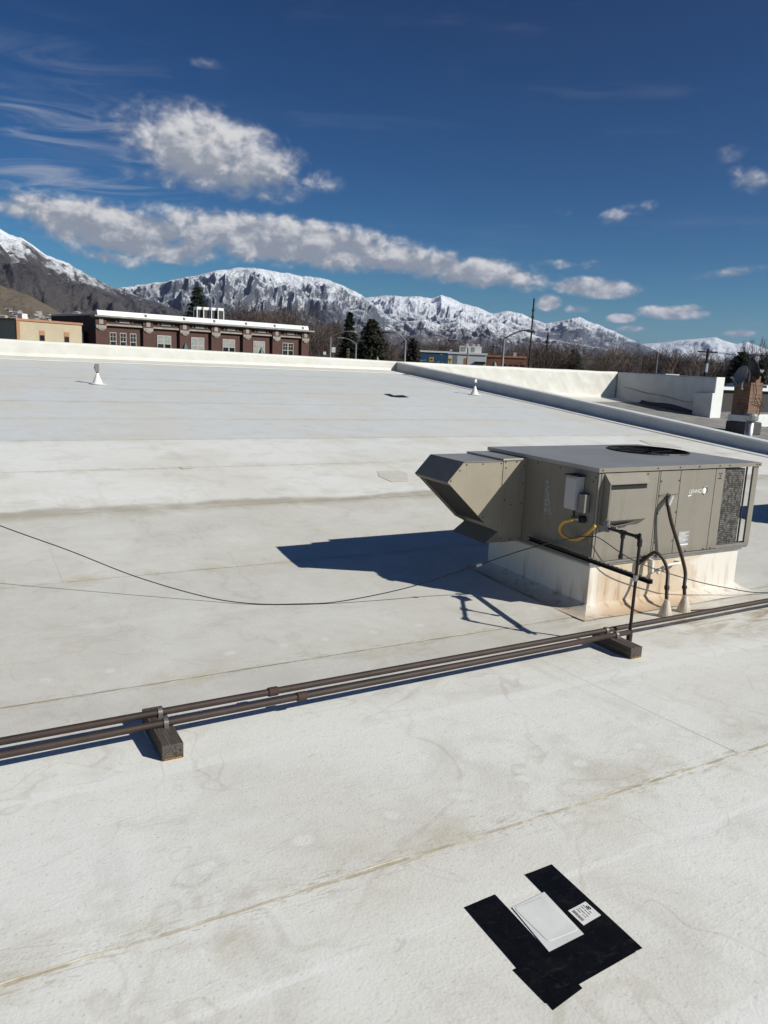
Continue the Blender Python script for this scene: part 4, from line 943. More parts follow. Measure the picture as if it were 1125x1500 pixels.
mE = mountain_material('snow_streaked_hill', 430, 260, .86, (.080, .074, .076), (.13, .12, .115), (.090, .076, .072), 150, 110, 9500)
mountains('foothill', [(-60, 392), (0, 412), (40, 427), (70, 442), (100, 462), (125, 476), (150, 490)], 3000, 1100, 4200, mF, 60, 420, 900, 11, 260, 70, 1.1, azl=[(-24, 3.2), (-12, 6.0)], jag=.012)
mountains('mountain', [(-30, 322), (0, 333), (12, 341), (30, 345), (48, 356), (70, 372), (100, 384), (128, 400), (150, 412), (180, 424), (215, 436), (245, 446), (275, 458), (305, 472), (340, 492)], 6500, 2600, 9000, mA, 520, 760, 1700, 21, 420, 120, 1.15, azl=[(-30, 6.5), (-14, 9.8), (-4, 9.3), (0.5, 8.9)], jag=.010)
mountains('mountain', [(150, 428), (180, 419), (215, 415), (250, 409), (290, 402), (318, 395), (345, 391), (372, 391), (400, 396), (430, 401), (470, 406), (492, 412), (512, 422), (530, 432), (548, 446), (570, 462), (600, 480), (640, 500)], 12500, 6000, 16000, mB, 760, 1500, 2600, 31, 560, 130, .95, azl=[(-2, 2.5)], jag=.012)
mountains('mountain', [(500, 440), (530, 436), (548, 434), (566, 431), (590, 434), (615, 433), (632, 437), (646, 431), (660, 436), (678, 444), (700, 450), (722, 459), (745, 455), (765, 459), (782, 467), (800, 473), (826, 468), (848, 463), (862, 470), (880, 476), (905, 487), (930, 499), (960, 512), (990, 530)], 17000, 9500, 21000, mC, 760, 2000, 3000, 41, 620, 120, 1.05, jag=.008)
mountains('mountain', [(880, 510), (915, 504), (940, 503), (970, 501), (1000, 497), (1025, 495), (1048, 493), (1060, 498), (1078, 503), (1095, 500), (1110, 506), (1130, 513), (1180, 518)], 24000, 15000, 28000, mD, 560, 2400, 4000, 51, 360, 80, 1.0, azr=[(64, 1.6), (80, 1.2)], jag=.006)
mountains('foothill', [(430, 500), (470, 488), (500, 478), (530, 472), (556, 470), (575, 476), (596, 470), (620, 467), (645, 474), (672, 468), (700, 474), (730, 470), (752, 480), (790, 492), (830, 500), (880, 508), (940, 519), (1010, 528)], 10500, 6500, 12500, mE, 360, 900, 1200, 61, 560, 80, 1.0, jag=.012)

# haze ---------------------------------------------------------------
hm = bpy.data.materials.new('pale_air'); hm.use_nodes = True; ht = hm.node_tree; ht.nodes.remove(ht.nodes['Principled BSDF'])
pvn = ht.nodes.new('ShaderNodeVolumePrincipled'); pvn.inputs['Color'].default_value = (.46, .56, .92, 1); pvn.inputs['Density'].default_value = 2.1e-5; pvn.inputs['Anisotropy'].default_value = .2
ht.links.new(pvn.outputs[0], ht.nodes['Material Output'].inputs['Volume'])
hz = MB().box(-32000, 32000, -32000, 32000, GZ - 60, 1800).build('haze', hm); hz['kind'] = 'stuff'

# brick school -------------------------------------------------------
M['brick'] = brick_material('dark_red_brick', (.105, .040, .030), (.075, .030, .024), (.085, .055, .045), .4)
M['stone'] = mat('pale_trim_stone', (.37, .34, .29), .8, var=.2, scale=1.5)
M['sash'] = mat('cream_window_frame', (.47, .45, .39), .6, var=.1)
M['glass'] = mat('dark_glass', (.020, .024, .026), .08, var=.3, scale=.6, spec=.6)
M['blind'] = mat('window_blind', (.30, .31, .29), .5, var=.2, scale=2)
M['whiteroof'] = mat('white_roof_edge', (.60, .61, .62), .4, var=.08, scale=.6)
BA = Vector((14.16, 92.634, 0)); bu = math.atan2(.238, .971)
bld = thing('brick_school', 'long dark red brick building with white roof edge and cream sash windows', 'building', (BA.x, BA.y, GZ), bu)
WL[bld.name] = Vector((0, 0, GZ))
def bp(x0, x1, y0, y1, z0, z1, nm, mt, par=bld, bev=0): return MB().box(x0, x1, y0, y1, z0, z1).build(nm, mt, par, bevel=bev) if par is bld else MB().box(x0, x1, y0, y1, z0, z1).build(nm, mt, par, origin=(0, 0, GZ), bevel=bev)
def sub(mb, nm, mt, par):
    o = mb.build(nm, mt, None, origin=(0, 0, GZ)); o.location = (0, 0, 0); o.parent = par; return o
PIL = [.82, 6.42, 11.07, 15.37, 19.92, 24.47, 29.21]
bp(.45, 29.7, .45, 14, GZ, 3.55, 'wall', M['brick'])
bp(.449, 1.2, .44, 14, GZ, 3.80, 'side_wall', M['brick'])
bp(-.05, 30.45, -.45, .9, 3.52, 3.70, 'cornice', M['stone']); bp(.1, 30.3, -.2, .85, 3.40, 3.519, 'cornice_bed', M['stone'])
bp(.40, 29.75, .05, 13.9, 3.702, 3.9, 'roof_slab', M['whiteroof'])
re_ = MB().prism([(.42, -.12, 3.705), (.42, .1, 4.24), (.42, .5, 4.26), (.42, .5, 3.705)], (29.25, 0, .04)).build('roof_edge', M['whiteroof'], bld)
for X_ in (6.0, 10.9, 15.0, 19.6, 24.0, 28.6): sub(MB().box(X_, X_ + .22, -.13, .06, 3.85, 4.12), 'scupper', M['hoodgrey'], re_)
for i, X_ in enumerate(PIL):
    pl = bp(X_ - .62, X_ + .62, .0, .449, GZ, 3.39, 'pilaster', M['brick'])
    sub(MB().box(X_ - .24, X_ + .24, -.06, .0, 2.75, 3.38), 'pilaster_block', M['stone'], pl)
    sub(MB().prism([(X_ - .62, -.1, 2.62), (X_ + .62, -.1, 2.62), (X_ + .55, -.1, 2.3), (X_ + .2, -.1, 2.02), (X_ - .2, -.1, 2.05), (X_ - .6, -.1, 2.36)], (0, .1, 0)), 'cartouche', M['stone'], pl)
    sub(MB().box(X_ - .35, X_ + .35, -.16, -.1, 2.18, 2.5), 'shield', M['stone'], pl)
for i in range(6):
    a, b_ = PIL[i] + .62, PIL[i + 1] - .62; mid = (a + b_) / 2
    bp(a, b_, .12, .448, 2.62, 2.80, 'trim_course', M['stone']); bp(a, b_, .22, .447, 2.801, 3.395, 'frieze', M['brick'])
    bp(mid - .62, mid + .62, .13, .218, 2.99, 3.30, 'name_panel', M['stone']); 
    for dx_ in (-.95, .95): bp(mid + dx_ - .10, mid + dx_ + .10, .13, .218, 3.05, 3.24, 'rosette', M['stone'])
    if i == 0: wins = [(1.94, 2.72), (3.13, 3.91), (4.33, 5.11)]
    else: c_ = [0, 8.60, 13.05, 17.45, 22.0, 26.6][i]; wins = [(c_ - .90, c_ - .02), (c_ + .02, c_ + .90)]
    for (x0, x1) in wins:
        for (zb, zt_) in ((-.05, 1.90), (-4.6, -2.6)):
            w_ = bp(x0, x1, .36, .448, zb, zt_, 'window', M['sash'])
            zm = (zb + zt_) / 2; xm = (x0 + x1) / 2; q = .07
            up_m = M['glass'] if i == 0 or i == 5 else M['blind']
            for (zz0, zz1, mm) in ((zm + .04, (zm + zt_) / 2 - .0, up_m), ((zm + zt_) / 2 + .04, zt_ - q, up_m)):
                for (xx0, xx1) in ((x0 + q, xm - .025), (xm + .025, x1 - q)): sub(MB().box(xx0, xx1, .350, .359, zz0, zz1), 'pane', mm, w_)
            sub(MB().box(x0 + q, x1 - q, .350, .359, zb + q, zm - .04), 'pane', M['glass'] if i in (0, 1, 5, 3) else up_m, w_)
for k in range(4): bp(-.02 + .0, .448, 3 + k * 2.2, 3.9 + k * 2.2, -.6, 1.75, 'side_window', M['glass'])
# rooftop condensers on the school
for k, px in enumerate((290.5, 300, 311.5, 321)):
    y0 = 9.0; D = 104; p = atdist(px, 463, 103); th = thing('roof_condenser', 'boxy condenser with white cap standing on the brick building roof', 'condenser', (p.x, p.y, 3.9), bu, 'condensers on the brick building roof')
    WL[th.name] = Vector((0, 0, 3.9))
    MB().box(-.38, .38, -.38, .38, 4.0, 5.35).build('coil_body', M['cab_dark'], th)
    for sx in (-.4, .4):
        for sy in (-.4, .4): MB().box(sx - .05, sx + .05, sy - .05, sy + .05, 3.9, 5.36).build('post', M['coping'], th)
    MB().box(-.44, .44, -.44, .44, 5.361, 5.72).build('cap', M['coping'], th, bevel=.05)

# cream building at left ---------------------------------------------
M['cream'] = mat('cream_render', (.50, .42, .29), .85, var=.08, scale=.5); M['terra'] = mat('terracotta_trim', (.42, .22, .12), .8, var=.1)
cL = atdist(24, 470, 88); cR = atdist(122, 478.5, 92.5); v_ = Vector((cR.x - cL.x, cR.y - cL.y)); ang = math.atan2(v_.y, v_.x); Lc = v_.length
cbd = thing('cream_building', 'low cream rendered building with terracotta trim left of the brick school', 'building', (cL.x, cL.y, GZ), ang); WL[cbd.name] = Vector((0, 0, GZ))
zt = (cL.z + cR.z) / 2 + .1
MB().box(0, Lc - .2, .02, 12, GZ, zt).build('wall', M['cream'], cbd); MB().box(-.1, Lc - .1, -.08, 12.1, zt + .001, zt + .22).build('coping', M['terra'], cbd)
MB().box(-.05, .30, -.05, .2, GZ, zt - .001).build('corner_trim', M['terra'], cbd)
for px, py in ((59, 497), (95.5, 500)):
    d = ray(px, py); 
    f_ = (px - 24) / (122 - 24) * Lc
    w_ = MB().box(f_ - .32, f_ + .32, -.015, .019, zt - 3.9, zt - .85).build('window_surround', M['terra'], cbd)
    o = MB().box(f_ - .27, f_ + .27, -.03, -.016, zt - 3.8, zt - 1.32).build('pane', M['glass'], None, origin=(0, 0, GZ)); o.location = (0, 0, 0); o.parent = w_
MB().box(1.3, 1.9, 1.0, 1.8, zt + .221, zt + .75).build('roof_vent', M['coping'], cbd)

# mural, white and orange brick shops --------------------------------
def shop(name, label, x0, x1, ytop, D, m_, depth=10, extra=None):
    a = atdist(x0, ytop, D); b_ = atdist(x1, ytop + (x1 - x0) * .045, D); w = Vector((b_.x - a.x, b_.y - a.y)); an = math.atan2(w.y, w.x)
    th = thing(name, label, 'building', (a.x, a.y, GZ), an); WL[th.name] = Vector((0, 0, GZ)); MB().box(0, w.length, 0, depth, GZ, a.z).build('wall', m_, th)
    MB().box(-.1, w.length + .1, -.1, depth + .1, a.z + .001, a.z + .25).build('coping', M['coping'] if extra != 'b' else M['terra'], th)
    return th, w.length, a.z
m, t, b = new_mat('blue_mural_paint'); P = t.pos(); n = t.noise(t.vm('MULTIPLY', P, (1, 1, 1.3)), .5, 3, .5, 1.2)
t.put(b.inputs['Base Color'], t.mix(t.ss(n, .56, .60), (.020, .075, .145), (.20, .25, .30))); b.inputs['Roughness'].default_value = .8; M['mural'] = m
M['wwall'] = mat('white_wall', (.66, .65, .63), .8, var=.06, scale=.4); M['obrick'] = brick_material('orange_shop_brick', (.27, .095, .05), (.22, .08, .045), (.2, .12, .08), .3)
th, L1, z1 = shop('mural_building', 'blue painted building with pale mural shapes beyond the parapet', 616, 657, 515.5, 118, M['mural'])
th, L2, z2 = shop('white_building', 'white two-level building with roof equipment beside the blue mural', 657, 713, 518, 108, M['wwall'], 9)
MB().box(L2 * .28, L2 * .86, 1.0, 7, z2 + .251, z2 + 1.15).build('upper_storey', M['wwall'], th)
for a, b_1 in ((.30, .44), (.58, .68)): MB().box(L2 * a, L2 * b_1, .985, .999, z2 + .35, z2 + 1.02).build('upper_window', M['blind'], th)
for k, a in enumerate((.02, .14, .45, .62, .75)): MB().box(L2 * a, L2 * (a + .07), 2 + k * .4, 3 + k * .4, z2 + .252 + (.9 if .28 < a < .8 else 0), z2 + .62 + (.9 if .28 < a < .8 else 0)).build('roof_unit', M['greybox'], th)
MB().box(L2 * .12, L2 * .24, -.02, -.001, GZ, z2 - .02).build('grey_panel', M['blind'], th)  # flat grey panel, darker than the white wall it sits on
MB().box(L2 * .42, L2 * .52, -.03, -.001, GZ + 3, z2 - .5).build('brown_sign', M['terra'], th)
MB().box(L2 * .70, L2 * .98, -.9, -.001, z2 - 1.15, z2 - .9).build('awning', M['black'], th)
th, L3, z3 = shop('brick_shop', 'low orange brick shop behind the street lamp', 714, 771, 522.5, 122, M['obrick'], 9, 'b')
for k in range(4): MB().box(L3 * (.42 + k * .15), L3 * (.51 + k * .15), -.03, -.001, z3 - 2.6, z3 - 1.0).build('window', M['glass'], th)
MB().box(L3 * .66, L3 * .75, 2, 3, z3 + .251, z3 + .8).build('roof_unit', M['coping'], th)

# street lamps -------------------------------------------------------
M['lampmetal'] = mat('lamp_metal', (.19, .19, .185), .5, metal=.4, var=.1)
def lamp(label, base_px, head_px, D):
    b_ = atdist(*base_px, D); dirv = ray(*head_px); h = dirv * (D / math.hypot(dirv.x, dirv.y)); kz = b_.z
    th = thing('street_lamp', label, 'street lamp', (b_.x, b_.y, GZ), group='street lamps beyond the parapet')
    b_ = Vector((b_.x, b_.y, b_.z)); pts = [Vector((b_.x, b_.y, kz - .3))]
    n = 9
    for i in range(n + 1):
        q = i / n; a = b_.lerp(h, q); z = b_.z + (h.z - b_.z) * math.sin(q * math.pi / 2); pts.append(Vector((a.x, a.y, z)))
    MB().tube([(b_.x, b_.y, GZ - .1), (b_.x, b_.y, kz)], [.15, .095], 10).build('pole', M['lampmetal'], th, smooth=True)
    MB().tube([tuple(p) for p in pts], .055, 8).build('arm', M['lampmetal'], th, smooth=True)
    d = Vector((h.x - b_.x, h.y - b_.y, 0)).normalized()
    MB().tube([tuple(h - d * .1), tuple(h + d * .15 - Vector((0, 0, .02))), tuple(h + d * .6 - Vector((0, 0, .05))), tuple(h + d * .75 - Vector((0, 0, .05)))], [.06, .12, .13, .05], 8).build('lamp_head', M['lampmetal'], th)
lamp('street lamp with arm over the tall spruce, nearest the brick school', (484.3, 494), (511, 485.5), 78)
lamp('short street lamp in front of the dark conifers, arm towards the school', (521.6, 504), (503, 495.3), 84)
lamp('street lamp standing between the two dark conifers', (594, 499), (573, 485.5), 70)
lamp('street lamp in front of the white building', (685.6, 510), (666, 498), 88)
lamp('street lamp before the orange brick shop with its long arm towards the mast', (738.6, 496), (772, 484), 66)
def post_thing(name, label, cat, px, ytop, D, r, m_, extra=None):
    p = atdist(px, ytop, D); th = thing(name, label, cat, (p.x, p.y, GZ)); MB().tube([(p.x, p.y, GZ - .1), (p.x, p.y, p.z)], [r * 1.35, r], 8).build('pole', m_, th); return th, p
M['polewood'] = mat('dark_pole', (.035, .028, .024), .8, var=.2, scale=1)
th, p = post_thing('antenna_mast', 'tall dark mast standing above the bare trees', 'mast', 782.5, 437, 95, .09, M['polewood'])
for dz_ in (1.2, 2.0): MB().box(p.x - .12, p.x + .12, p.y - .1, p.y + .1, p.z - dz_ - .3, p.z - dz_).build('antenna_box', M['polewood'], th)
th, p1_ = post_thing('utility_pole', 'dark wooden utility pole with crossarm above the white parapet return', 'utility pole', 1037.5, 511, 100, .14, M['polewood'])
sidev = Vector((r2.x, r2.y, 0)).normalized()
def cross(th, p, w, dz_): a = p - sidev * w; b_ = p + sidev * w; MB().tube([(a.x, a.y, p.z - dz_), (b_.x, b_.y, p.z - dz_)], .08, 6).build('crossarm', M['polewood'], th)
cross(th, p1_, 1.15, .35); MB().tube([(p1_.x - .3, p1_.y - .2, p1_.z - 2.7), (p1_.x - .3, p1_.y - .2, p1_.z - 1.7)], .26, 10).build('transformer', M['greybox'], th)
th, p2_ = post_thing('utility_pole', 'pale slender pole among the bare trees left of the wooden utility pole', 'utility pole', 963.5, 518, 112, .12, M['lampmetal'])
th, p3_ = post_thing('utility_pole', 'dark utility pole behind the orange brick shop', 'utility pole', 723, 505, 150, .13, M['polewood']); cross(th, p3_, .9, .4)
th, p4_ = post_thing('utility_pole', 'dark utility pole beyond the right end of the trees', 'utility pole', 1160, 512, 100, .14, M['polewood']); cross(th, p4_, 1.15, .35)
def wire(a, b_, sag, label):
    pts = []
    for i in range(13):
        q = i / 12; p = a.lerp(b_, q); pts.append((p.x, p.y, p.z - sag * 4 * q * (1 - q)))
    o = MB().tube(pts, .018, 4).build('overhead_wire', M['rubber'], origin=tuple(a)); tag(o, label, 'wire', 'overhead wires between the poles')
for k in (-1, 0, 1):
    e1 = p1_ + sidev * k * 1.0 - Vector((0, 0, .28)); e2 = p2_ - Vector((0, 0, .2 + .25 * (k + 1))); e4 = p4_ + sidev * k * 1.0 - Vector((0, 0, .28)); wire(e2, e1, .5, 'thin overhead wire between the utility poles'); wire(e1, e4, .4, 'thin overhead wire between the utility poles')
wire(p3_ - Vector((0, 0, .4)), p2_ - Vector((0, 0, .3)), 1.2, 'thin overhead wire between the utility poles')

# signs, signal, green peaks ------------------------------------------
M['yellow'] = mat('yellow_sign', (.55, .33, .03), .5, var=.05)
def sign(name, label, px, py, D, w, h, m_, cat='sign', mark=True):
    p = atdist(px, py, D); rz_ = math.atan2(-p.x, p.y) ; th = thing(name, label, cat, (p.x, p.y, GZ), rz_); WL[th.name] = Vector((0, 0, GZ))
    MB().tube([(0, .06, GZ - .1), (0, .06, p.z)], .05, 6).build('post', M['lampmetal'], th)
    MB().box(-w / 2, w / 2, -.02, .02, p.z - h / 2, p.z + h / 2).build('panel', m_, th, bevel=.01)
    if mark:
        MB().prism([(-w * .3, -.024, p.z - h * .1), (w * .05, -.024, p.z - h * .1), (w * .05, -.024, p.z - h * .28), (w * .33, -.024, p.z + .02), (w * .05, -.024, p.z + h * .3), (w * .05, -.024, p.z + h * .12), (-w * .3, -.024, p.z + h * .12)], (0, .003, 0)).build('symbol', M['black'], th)
    return th
sign('yellow_sign', 'yellow sign with black symbol in front of the blue mural', 632, 526.5, 75, .42, .42, M['yellow'])
sign('yellow_sign', 'small yellow sign with black symbol at the white building corner', 659, 527, 80, .36, .30, M['yellow'])
sign('white_sign', 'small white sign board beside the lamp near the brick school', 488.5, 512.5, 80, .38, .52, M['coping'], mark=False)
sign('white_sign', 'small white sign low in front of the bare trees', 475.5, 517.5, 90, .32, .34, M['coping'], mark=False)
p = atdist(509.5, 517.5, 76); th = thing('traffic_signal', 'dark yellow traffic signal head just above the parapet', 'traffic light', (p.x, p.y, GZ))
MB().tube([(p.x + .2, p.y + .2, GZ - .1), (p.x + .2, p.y + .2, p.z + .2)], .07, 8).build('pole', M['lampmetal'], th)
MB().box(p.x - .14, p.x + .14, p.y - .1, p.y + .14, p.z - .48, p.z + .42).build('housing', mat('signal_amber', (.22, .09, .02), .6), th, bevel=.03)
for k in (-.28, 0, .28): MB().tube([(p.x, p.y - .16, p.z + k), (p.x, p.y - .1, p.z + k)], .1, 10).build('lens', M['glass'], th)
M['green'] = mat('dark_green_metal', (.030, .085, .072), .5, var=.1)
for px, py, D, lab in ((271.5, 502.5, 80, 'dark green pyramid lantern top before the second bay of the brick school'), (383, 510, 84, 'dark green pyramid lantern top before the fifth bay of the brick school'), (552.5, 522.5, 74, 'dark green pyramid lantern top under the dark conifer'), (724.5, 530, 72, 'dark green pyramid lantern top before the orange brick shop')):
    p = atdist(px, py, D); th = thing('lantern_post', lab, 'lamp post', (p.x, p.y, GZ))
    MB().tube([(p.x, p.y, GZ - .1), (p.x, p.y, p.z - .6)], .07, 8).build('post', M['green'], th)
    MB().lathe((p.x, p.y, p.z - .75), [(.42, 0), (.42, .05), (.30, .30), (.10, .72), (.03, .80)], 6).build('lantern_top', M['green'], th)

# trees ---------------------------------------------------------------
M['bark'] = mat('bare_bark', (.085, .066, .055), .9, var=.2, scale=2); M['twig'] = mat('brown_twigs', (.115, .080, .066), .9, var=.25, scale=.7)
M['twig2'] = mat('grey_twigs', (.135, .112, .098), .9, var=.25, scale=.7)
M['needle'] = mat('spruce_needles', (.022, .034, .020), .8, var=.3, scale=1.2, col2=(.034, .048, .026)); M['needle2'] = mat('cedar_needles', (.036, .042, .022), .8, var=.3, scale=1.2, col2=(.055, .046, .026))
M['needle3'] = mat('rusty_needles', (.040, .028, .020), .85, var=.3, scale=1.2, col2=(.024, .026, .017))
def bare_tree(seed, h, spread, tw, upright=0.):
    R = random.Random(seed); V, Fc = [], []; TV, TF = [], []
    def seg(V, Fc, p, q, r0, r1, n=3):
        d = (q - p).normalized(); a = d.orthogonal().normalized(); b_ = d.cross(a); k = len(V)
        for c, r_ in ((p, r0), (q, r1)):
            for i in range(n): V.append(tuple(c + (a * math.cos(2 * math.pi * i / n) + b_ * math.sin(2 * math.pi * i / n)) * r_))
        for i in range(n): Fc.append((k + i, k + (i + 1) % n, k + n + (i + 1) % n, k + n + i))
    def grow(p, d, L, r_, lev):
        n = 3 if lev < 3 else 2
        for i in range(n):
            d2 = (d + Vector((R.gauss(0, .13), R.gauss(0, .13), R.gauss(.03 + upright * .05, .08)))).normalized(); q = p + d2 * (L / n)
            r1 = r_ * (.86 if lev < 3 else .75)
            if lev <= 1: seg(TV, TF, p, q, r_, r1, 6)
            else: seg(V, Fc, p, q, r_, r1, 3)
            p, d, r_ = q, d2, r1
            if lev > 0 and lev < 5 and i < n - 1: child(p, d, L * .62, r_ * .55, lev + 1, 1)
        if lev < 5: child(p, d, L * R.uniform(.66, .82), r_ * .72, lev + 1, R.choice([2, 3]) if lev > 1 else R.choice([3, 4]))
    def child(p, d, L, r_, lev, n):
        for i in range(n):
            ang = R.uniform(.3, .85) * (spread if lev < 4 else 1.1); az = R.uniform(0, 6.283); a = d.orthogonal().normalized(); b_ = d.cross(a)
            d2 = (d * math.cos(ang) + (a * math.cos(az) + b_ * math.sin(az)) * math.sin(ang) + Vector((0, 0, .12 + upright * .5))).normalized(); grow(p, d2, L * R.uniform(.75, 1.1), max(r_, .012), lev)
    grow(Vector((0, 0, -.2)), Vector((0, 0, 1)), h * .26, h * .020, 0)
    zmax = max(v_[2] for v_ in V); k = h / zmax
    root = thing('bare_tree', '', 'tree', (0, 0, 0))
    a = MB(); a.v = [tuple(c * k for c in v_) for v_ in TV]; a.f = TF; a.build('trunk', M['bark'], root, fix=False)
    a = MB(); a.v = [tuple(c * k for c in v_) for v_ in V]; a.f = Fc; a.build('crown', M['twig'] if tw == 0 else M['twig2'], root, fix=False)
    return root
def conifer(seed, h, rad, m_, dens=1.0, shape=1.0, ragged=.25):
    R = random.Random(seed); root = thing('conifer_tree', '', 'tree', (0, 0, 0))
    MB().tube([(0, 0, -.2), (0, 0, h * .5), (0, 0, h * .97)], [h * .018, h * .012, .02], 7).build('trunk', M['bark'], root)
    V, Fc = [], []; z = h * .07
    while z < h * .985:
        q = z / h; rr_ = rad * (1 - q) ** shape * R.uniform(1 - ragged, 1.08) + .12; n = max(5, int(13 * dens * (1 - q * .5)))
        for i in range(n):
            a = R.uniform(0, 6.283); L = rr_ * R.uniform(.62, 1.08); m2 = max(5, int(L * 9 * dens)); dr = R.uniform(.10, .32)
            for j in range(m2):
                s_ = (j + R.random()) / m2; d = L * (.12 + .88 * s_); c = Vector((math.cos(a) * d, math.sin(a) * d, z - dr * d * s_ + .10 * d * s_ * s_ + R.gauss(0, .06)))
                w = (.34 - .16 * s_) * (h / 12) ** .5
                for _ in range(2):
                    u1 = Vector((R.gauss(0, 1), R.gauss(0, 1), R.gauss(-.25, .45))).normalized() * w * R.uniform(.6, 1.3); v1 = Vector((R.gauss(0, 1), R.gauss(0, 1), R.gauss(0, .5))).normalized() * w * .42
                    k = len(V); V += [tuple(c - v1), tuple(c + u1), tuple(c + v1)]; Fc.append((k, k + 1, k + 2))
        z += h * .022 * R.uniform(.7, 1.3) / max(.6, dens)
    a = MB(); a.v, a.f = V, Fc; a.build('crown', m_, root, fix=False); return root
PT = [bare_tree(1, 12, .95, 0), bare_tree(2, 12, .8, 0, .2), bare_tree(3, 12, 1.05, 1), bare_tree(4, 12, .9, 0, .1), bare_tree(5, 12, .7, 1, .3), bare_tree(6, 12, .35, 1, 1.2)]
used = set()
def place(px, ytop, D, k, label, group, wide=1.0):
    p = atdist(px, ytop, D); h = p.z - GZ; sc_ = h / 12.0; R = random.Random(int(px * 7 + D)); rz_ = R.uniform(0, 6.28); root = PT[k]; s3_ = (sc_ * wide, sc_ * wide, sc_)
    if k not in used: used.add(k); root.location = (p.x, p.y, GZ); root.rotation_euler = (0, 0, rz_); root.scale = s3_; root['label'] = label; root['group'] = group
    else: dup(root, (p.x, p.y, GZ), rz_, s3_, label, group)
GB = 'bare trees in the belt beyond the roofs'
LB = ['bare brown broad-crowned tree in the belt below the mountains', 'bare brown upright tree in the belt below the mountains', 'bare grey broad-crowned tree in the belt below the mountains', 'bare brown oval-crowned tree in the belt below the mountains', 'bare grey narrow tree in the belt below the mountains', 'bare pale columnar poplar behind the dark evergreen at the chimney']
tops = [(326, 452), (350, 432), (385, 430), (412, 444), (440, 438), (470, 454), (500, 478), (540, 488), (575, 494), (610, 492), (645, 482), (670, 490), (700, 498), (740, 505), (775, 500), (800, 488), (818, 494), (840, 506), (880, 506), (915, 494), (940, 500), (975, 506), (1010, 505), (1050, 512), (1125, 518)]
def ytop(x): return float(np.interp(x, [a for a, b_ in tops], [b_ for a, b_ in tops]))
R = random.Random(12)
x = 332.0
while x < 1128:                                   # front row
    D = R.uniform(125, 165); place(x, ytop(x) + R.uniform(-6, 9), D, R.randrange(5), None, GB, R.uniform(.95, 1.25)) if False else None
    k = R.randrange(5); place(x, ytop(x) + R.uniform(-5, 9), D, k, LB[k], GB, R.uniform(1.0, 1.3)); x += R.uniform(13, 24)
x = 322.0
while x < 1128:                                   # rows behind
    D = R.uniform(190, 300); k = R.randrange(5); place(x, ytop(x) + R.uniform(5, 17), D, k, LB[k], GB, R.uniform(1.1, 1.5)); x += R.uniform(9, 16)
x = 325.0
while x < 1128:
    D = R.uniform(330, 480); k = R.randrange(5); place(x, ytop(x) * .5 + (505 + .045 * x) * .5 - R.uniform(2, 9), D, k, LB[k], GB, R.uniform(1.4, 1.9)); x += R.uniform(8, 13)
for x, y, D in ((2, 478, 120), (14, 482, 130), (8, 470, 190), (-8, 474, 150)): place(x, y, D, int(x) % 3, 'bare brown tree beside the cream building', 'bare trees beside the cream building')
for x, y in ((1098, 497), (1106, 494), (1121, 498), (1132, 492)): place(x, y, 210, 5, LB[5], 'pale poplars behind the evergreen')
def put_con(seed, rad, m_, px, yt, D, label, dens=1.0, shape=1.0, ragged=.25):
    p = atdist(px, yt, D); o = conifer(seed, p.z - GZ, rad, m_, dens, shape, ragged); o.location = (p.x, p.y, GZ); o['label'] = label; return o
put_con(1, 4.2, M['needle'], 289, 416, 125, 'dark evergreen rising behind the condensers on the brick school', 1.5, .5, .3)
put_con(2, 3.4, M['needle'], 513, 454, 100, 'tall narrow spruce behind the street lamp', 1.5, .75)
put_con(3, 4.4, M['needle2'], 546, 466, 96, 'broad olive-green conifer right of the tall spruce', 1.7, .5)
put_con(4, 2.4, M['needle3'], 605, 494, 84, 'rusty dark conifer beside the blue mural building', 1.4, .5)
put_con(5, 3.2, M['needle'], 843, 510, 135, 'round dark evergreen among the bare trees right of the mast', 1.3, .4)
put_con(6, 3.0, M['needle'], 1086, 514, 105, 'bushy dark evergreen behind the satellite dishes', 1.4, .42)
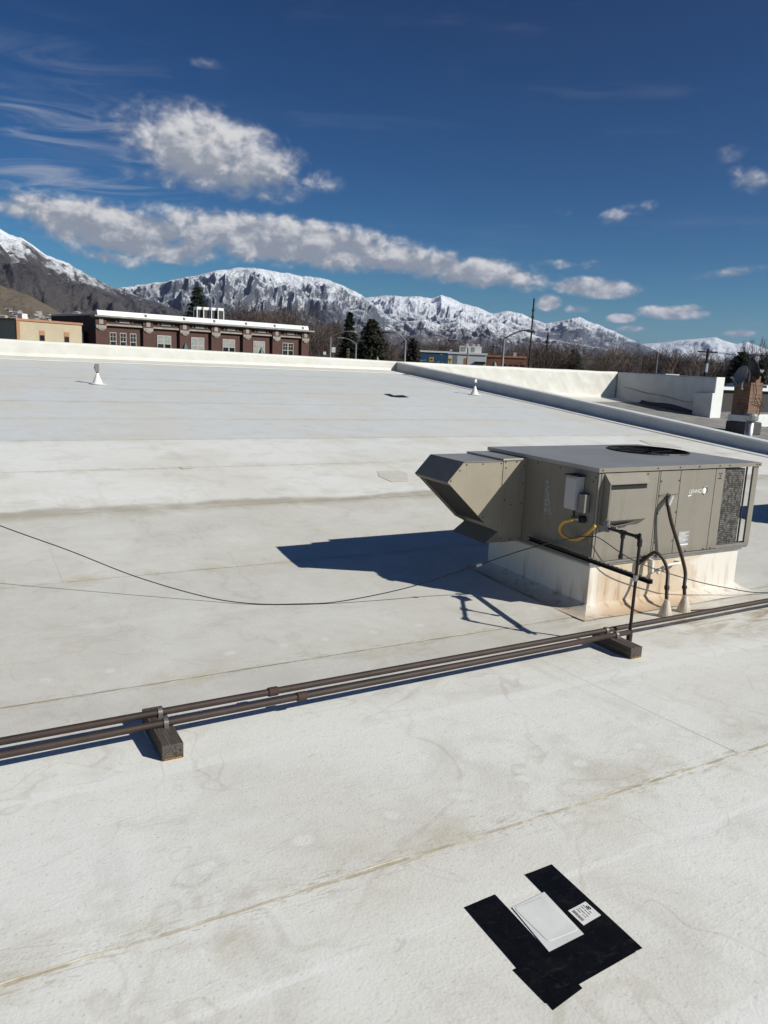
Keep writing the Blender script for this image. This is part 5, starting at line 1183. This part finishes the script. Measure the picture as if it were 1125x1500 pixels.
put_con(7, 2.2, M['needle'], 1116, 527, 100, 'small dark evergreen right of the satellite dishes', 1.3, .6)
put_con(8, 2.6, M['needle'], 803, 486, 260, 'distant spruce tip among the bare trees by the mast', 1.0, .8)
put_con(9, 3.2, M['needle'], 685, 513, 190, 'dark evergreen behind the white building roof', 1.0, .5)

# small houses on the bench below the left mountain --------------------
M['hwall'] = mat('house_wall', (.42, .39, .35), .8, var=.1); M['hroof'] = mat('house_roof', (.10, .09, .09), .85, var=.2); M['hroof2'] = mat('pale_house_roof', (.38, .38, .39), .7, var=.1)
hr = thing('house', 'tiny house on the bench below the left mountain', 'house', (0, 0, 0), group='tiny houses below the left mountain')
MB().box(-6, 6, -4, 4, -14, 3).build('wall', M['hwall'], hr); MB().prism([(-6.4, -4.6, 2.9), (-6.4, 4.6, 2.9), (-6.4, 0, 6)], (12.8, 0, 0)).build('roof', M['hroof'], hr)
hr2 = thing('house', 'tiny pale-roofed house on the bench below the left mountain', 'house', (0, 0, 0), group='tiny pale-roofed houses below the left mountain')
MB().box(-7, 7, -5, 5, -14, 3.4).build('wall', M['hwall'], hr2); MB().prism([(-7.4, -5.6, 3.3), (-7.4, 5.6, 3.3), (-7.4, 0, 5.8)], (14.8, 0, 0)).build('roof', M['hroof2'], hr2)
R = random.Random(4); first = {0: True, 1: True}
from mathutils.bvhtree import BVHTree
dgm = bpy.data.objects['foothill']; bv = BVHTree.FromPolygons([v_.co.copy() for v_ in dgm.data.vertices], [tuple(p.vertices) for p in dgm.data.polygons])
for i in range(26):
    px = R.uniform(2, 118); py = R.uniform(458, 474) + (px - 60) * .05; d = ray(px, py).normalized(); h_ = bv.ray_cast(Vector((0, 0, 0)), d, 6000)
    p = h_[0] if h_[0] is not None else atdist(px, py, 1500)
    k = R.randrange(2); rt_ = (hr, hr2)[k]; rz_ = R.uniform(0, 3.1)
    if first[k]: rt_.location = p; rt_.rotation_euler = (0, 0, rz_); first[k] = False
    else: dup(rt_, p, rz_)
